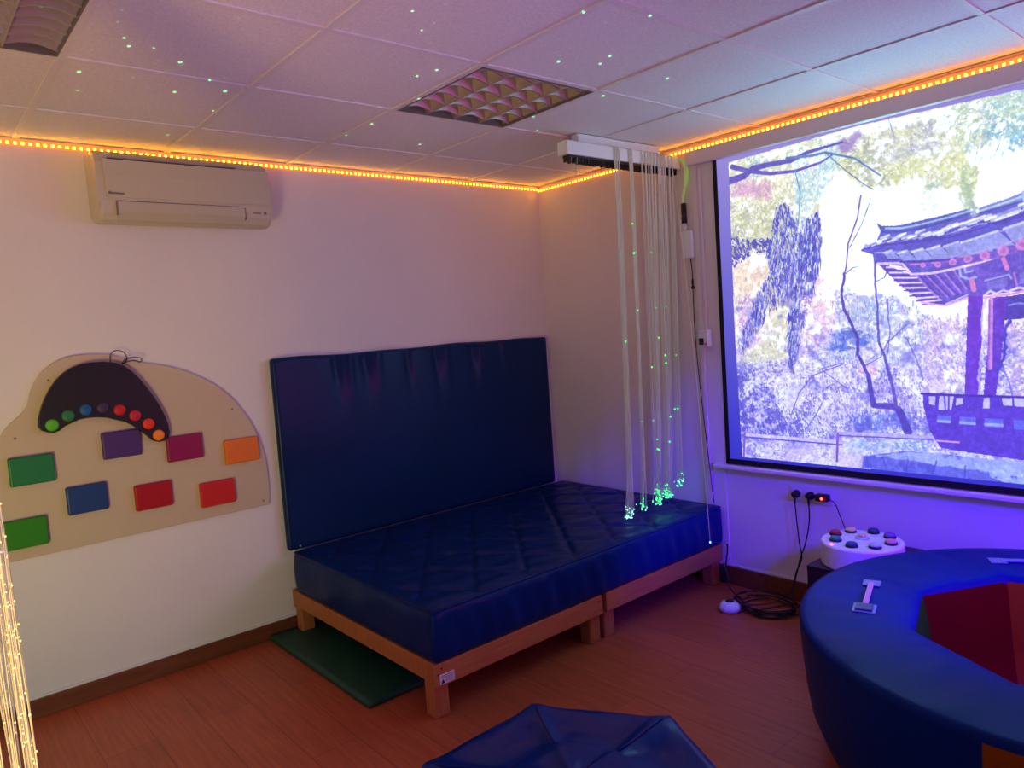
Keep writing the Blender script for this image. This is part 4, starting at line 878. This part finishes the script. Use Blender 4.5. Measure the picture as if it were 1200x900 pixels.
addside(math.radians(-75), aO, 100, M['vinylpool'], None)
addside(aO, aO+math.radians(45), 20, M['vinylorange'], 'orange side panel')
addside(aO+math.radians(45), math.radians(285), 14, M['vinylpool'], None)
inner = [(.482, .475, 1), (.468, .44, 1), (.44, .25, 1), (.40, .08, 1), (.34, .04, 1), (0.0001, .035, 1)]
names = [('vinylred', 'dark red'), ('vinylgreen', 'green'), ('vinylyellow', 'ochre'), ('vinylpool', 'blue'), ('vinylred', 'dark red'), ('vinylgreen', 'green'), ('vinylorange', 'orange'), ('vinylyellow', 'ochre')]
order = {0: ('vinylgreen', 'green'), 7: ('vinylred', 'dark red'), 6: ('vinylorange', 'orange'), 5: ('vinylyellow', 'ochre'), 4: ('vinylgreen', 'green'), 3: ('vinylpool', 'blue'), 2: ('vinylred', 'dark red'), 1: ('vinylorange', 'orange')}
for k in range(8):
    mm, nm = order[k]
    obj('inner_panel', ringsec(inner, OA+k*PI/4, OA+(k+1)*PI/4, 8, False), M[mm], bp_, True, label=nm+' inner wall panel')
def handle(px, py, qx, qy, kind):
    d = Vector((qx-px, qy-py)); Lh = d.length; ang = math.atan2(d.y, d.x)
    h = bpy.data.objects.new('strap_handle', None); COL.objects.link(h); h.parent = bp_; h.location = (px-pc[0], py-pc[1], .504); h.rotation_euler = (0, 0, ang)
    obj('strap', B(.01, Lh-.01, -.0095, .0095, .006, .011, bev=.002) if kind == 'pink' else B(.01, Lh-.01, -.016, .016, .004, .009, bev=.002), M['pinkstrap' if kind == 'pink' else 'tape'], h, label=('pink' if kind == 'pink' else 'pale blue')+' handle strap')
    for a, w2 in ((0, .028), (Lh, .038)):
        obj('tape_patch', B(a-w2, a+w2, -.029 if a == 0 else -.036, .029 if a == 0 else .036, .002, .0055, bev=.001), M['tape'], h)
        if kind == 'pink' and a > 0: obj('tape_patch', B(a-w2+.010, a+w2-.008, -.027, .027, .005, .012, bev=.003), M['tapedark'], h, label='dark shiny patch')
handle(-.848, -2.545, -1.09, -2.625, 'pink')
handle(-.335, -2.80, -.20, -3.02, 'blue')

# ------------------------------------------------------------------ bean bag pouf in the foreground
bb = thing('bean_bag', 'slumped six-cornered navy vinyl bean bag in the foreground in front of the bed', 'bean bag', (-2.33, -2.455, 0))
def bagz(a, r):      # top height field
    d = (a-math.radians(62)) % (PI/3); ridge = math.exp(-(min(d, PI/3-d)/.10)**2)
    return .405-.010*(r/.4)+.010*ridge*min(1, max(0, (r-.12)/.15))-.014*math.exp(-((r-.26)/.08)**2)*(1-ridge)+.004*math.sin(5*a+20*r)
def bagr(a, corner):
    d = (a-math.radians(62)) % (PI/3); he = math.cos(PI/6)/math.cos(d-PI/6)
    return (1-corner)+corner*he
bm = bmesh.new(); rings = []; SEG = 144
prof = [(.17, None, 0), (.20, None, .2), (.24, None, .5), (.29, None, .8), (.34, None, .95), (.390, None, .92), (.412, .388, .82), (.428, .355, .75), (.448, .26, .7), (.455, .18, .6), (.45, .10, .5), (.42, .03, .4), (.36, .0, .3), (0.0001, .0, 0)]
for r_, z_, c_ in prof:
    ring = []
    for k in range(SEG):
        a = 2*PI*k/SEG; rr = r_*bagr(a, c_)
        if z_ is not None and .05 < z_ < .35: rr += .008*math.sin(9*a+14*z_)+.005*math.sin(23*a)
        ring.append(bm.verts.new((rr*math.cos(a), rr*math.sin(a), bagz(a, r_) if z_ is None else z_+(.012*math.exp(-((min((a-math.radians(62)) % (PI/3), PI/3-(a-math.radians(62)) % (PI/3)))/.12)**2) if z_ > .3 else 0))))
    rings.append(ring)
for A, Bq in zip(rings, rings[1:]):
    for k in range(SEG): bm.faces.new((A[k], A[(k+1) % SEG], Bq[(k+1) % SEG], Bq[k]))
obj('cover', bm, M['vinylshiny'], bb, True)
bm = bmesh.new(); rings = []
for r_, dz in ((.0001, .012), (.06, .012), (.12, .010), (.16, .006), (.176, .001)):
    rings.append([bm.verts.new((r_*math.cos(2*PI*k/72), r_*math.sin(2*PI*k/72), bagz(2*PI*k/72, .17)+dz)) for k in range(72)])
for A, Bq in zip(rings, rings[1:]):
    for k in range(72): bm.faces.new((A[k], A[(k+1) % 72], Bq[(k+1) % 72], Bq[k]))
obj('round_cap', bm, M['vinylshiny'], bb, True)
for c in range(6):
    a = math.radians(62+60*c); bm = bmesh.new()
    tube(bm, [(r_*math.cos(a), r_*math.sin(a), bagz(a, r_)+.001) for r_ in (.17, .22, .27, .32, .37)], .0035, 6)
    obj('seam', bm, M['vinylshiny'], bb, True)

# ------------------------------------------------------------------ golden fibres hanging at the left, close to the photographer
fg = thing('fibre_optic_curtain', 'golden sparkling optic fibres hanging at the left edge of the photo', 'fibre optic light', (-3.43, -2.18, 2.44))
obj('rail', B(-.34, .12, -.03, .03, -.03, .028, bev=.004), M['sage'], fg)
rs3 = random.Random(21)
for k in range(64):
    u = rs3.random()**1.4
    xs_ = .044-.22*u if k > 9 else .044-.03*rs3.random(); y0 = rs3.uniform(-.05, .05)
    spread = .028 if k > 9 else .018
    pts = []; ph = rs3.uniform(0, 6)
    xe = xs_+spread*rs3.random()+ (.012 if k < 5 else 0)
    for q in range(15):
        v = q/14; z = -.03-2.20*v
        sp = max(0, (v-.50)/.5)
        pts.append((xs_-.012*(1-v)+(xe-xs_)*sp*sp*1.6+.0035*math.sin(9*v+ph), y0+.004*math.cos(8*v+ph), z))
    bm = bmesh.new(); tube(bm, pts, .0012, 4); s = obj('fibre_strand', bm, M['fibregold'], fg, True)
    bg = bmesh.new(); bpn = bmesh.new()
    for q in range(30):
        v = .25+.75*rs3.random(); i = min(13, int(v*14)); p = Vector(pts[i]).lerp(Vector(pts[i+1]), v*14-i)
        dot(bg if v > .55 or rs3.random() < .3 else bpn, p+Vector((rs3.uniform(-.002, .002), -.001, 0)), rs3.uniform(.0012, .0021))
    obj('sparkle', bg, M['sparkgold'], s)['kind'] = 'stuff'
    if len(bpn.verts): obj('sparkle', bpn, M['sparkpink'], s, label='pale pink sparkles')['kind'] = 'stuff'
    else: bpn.free()
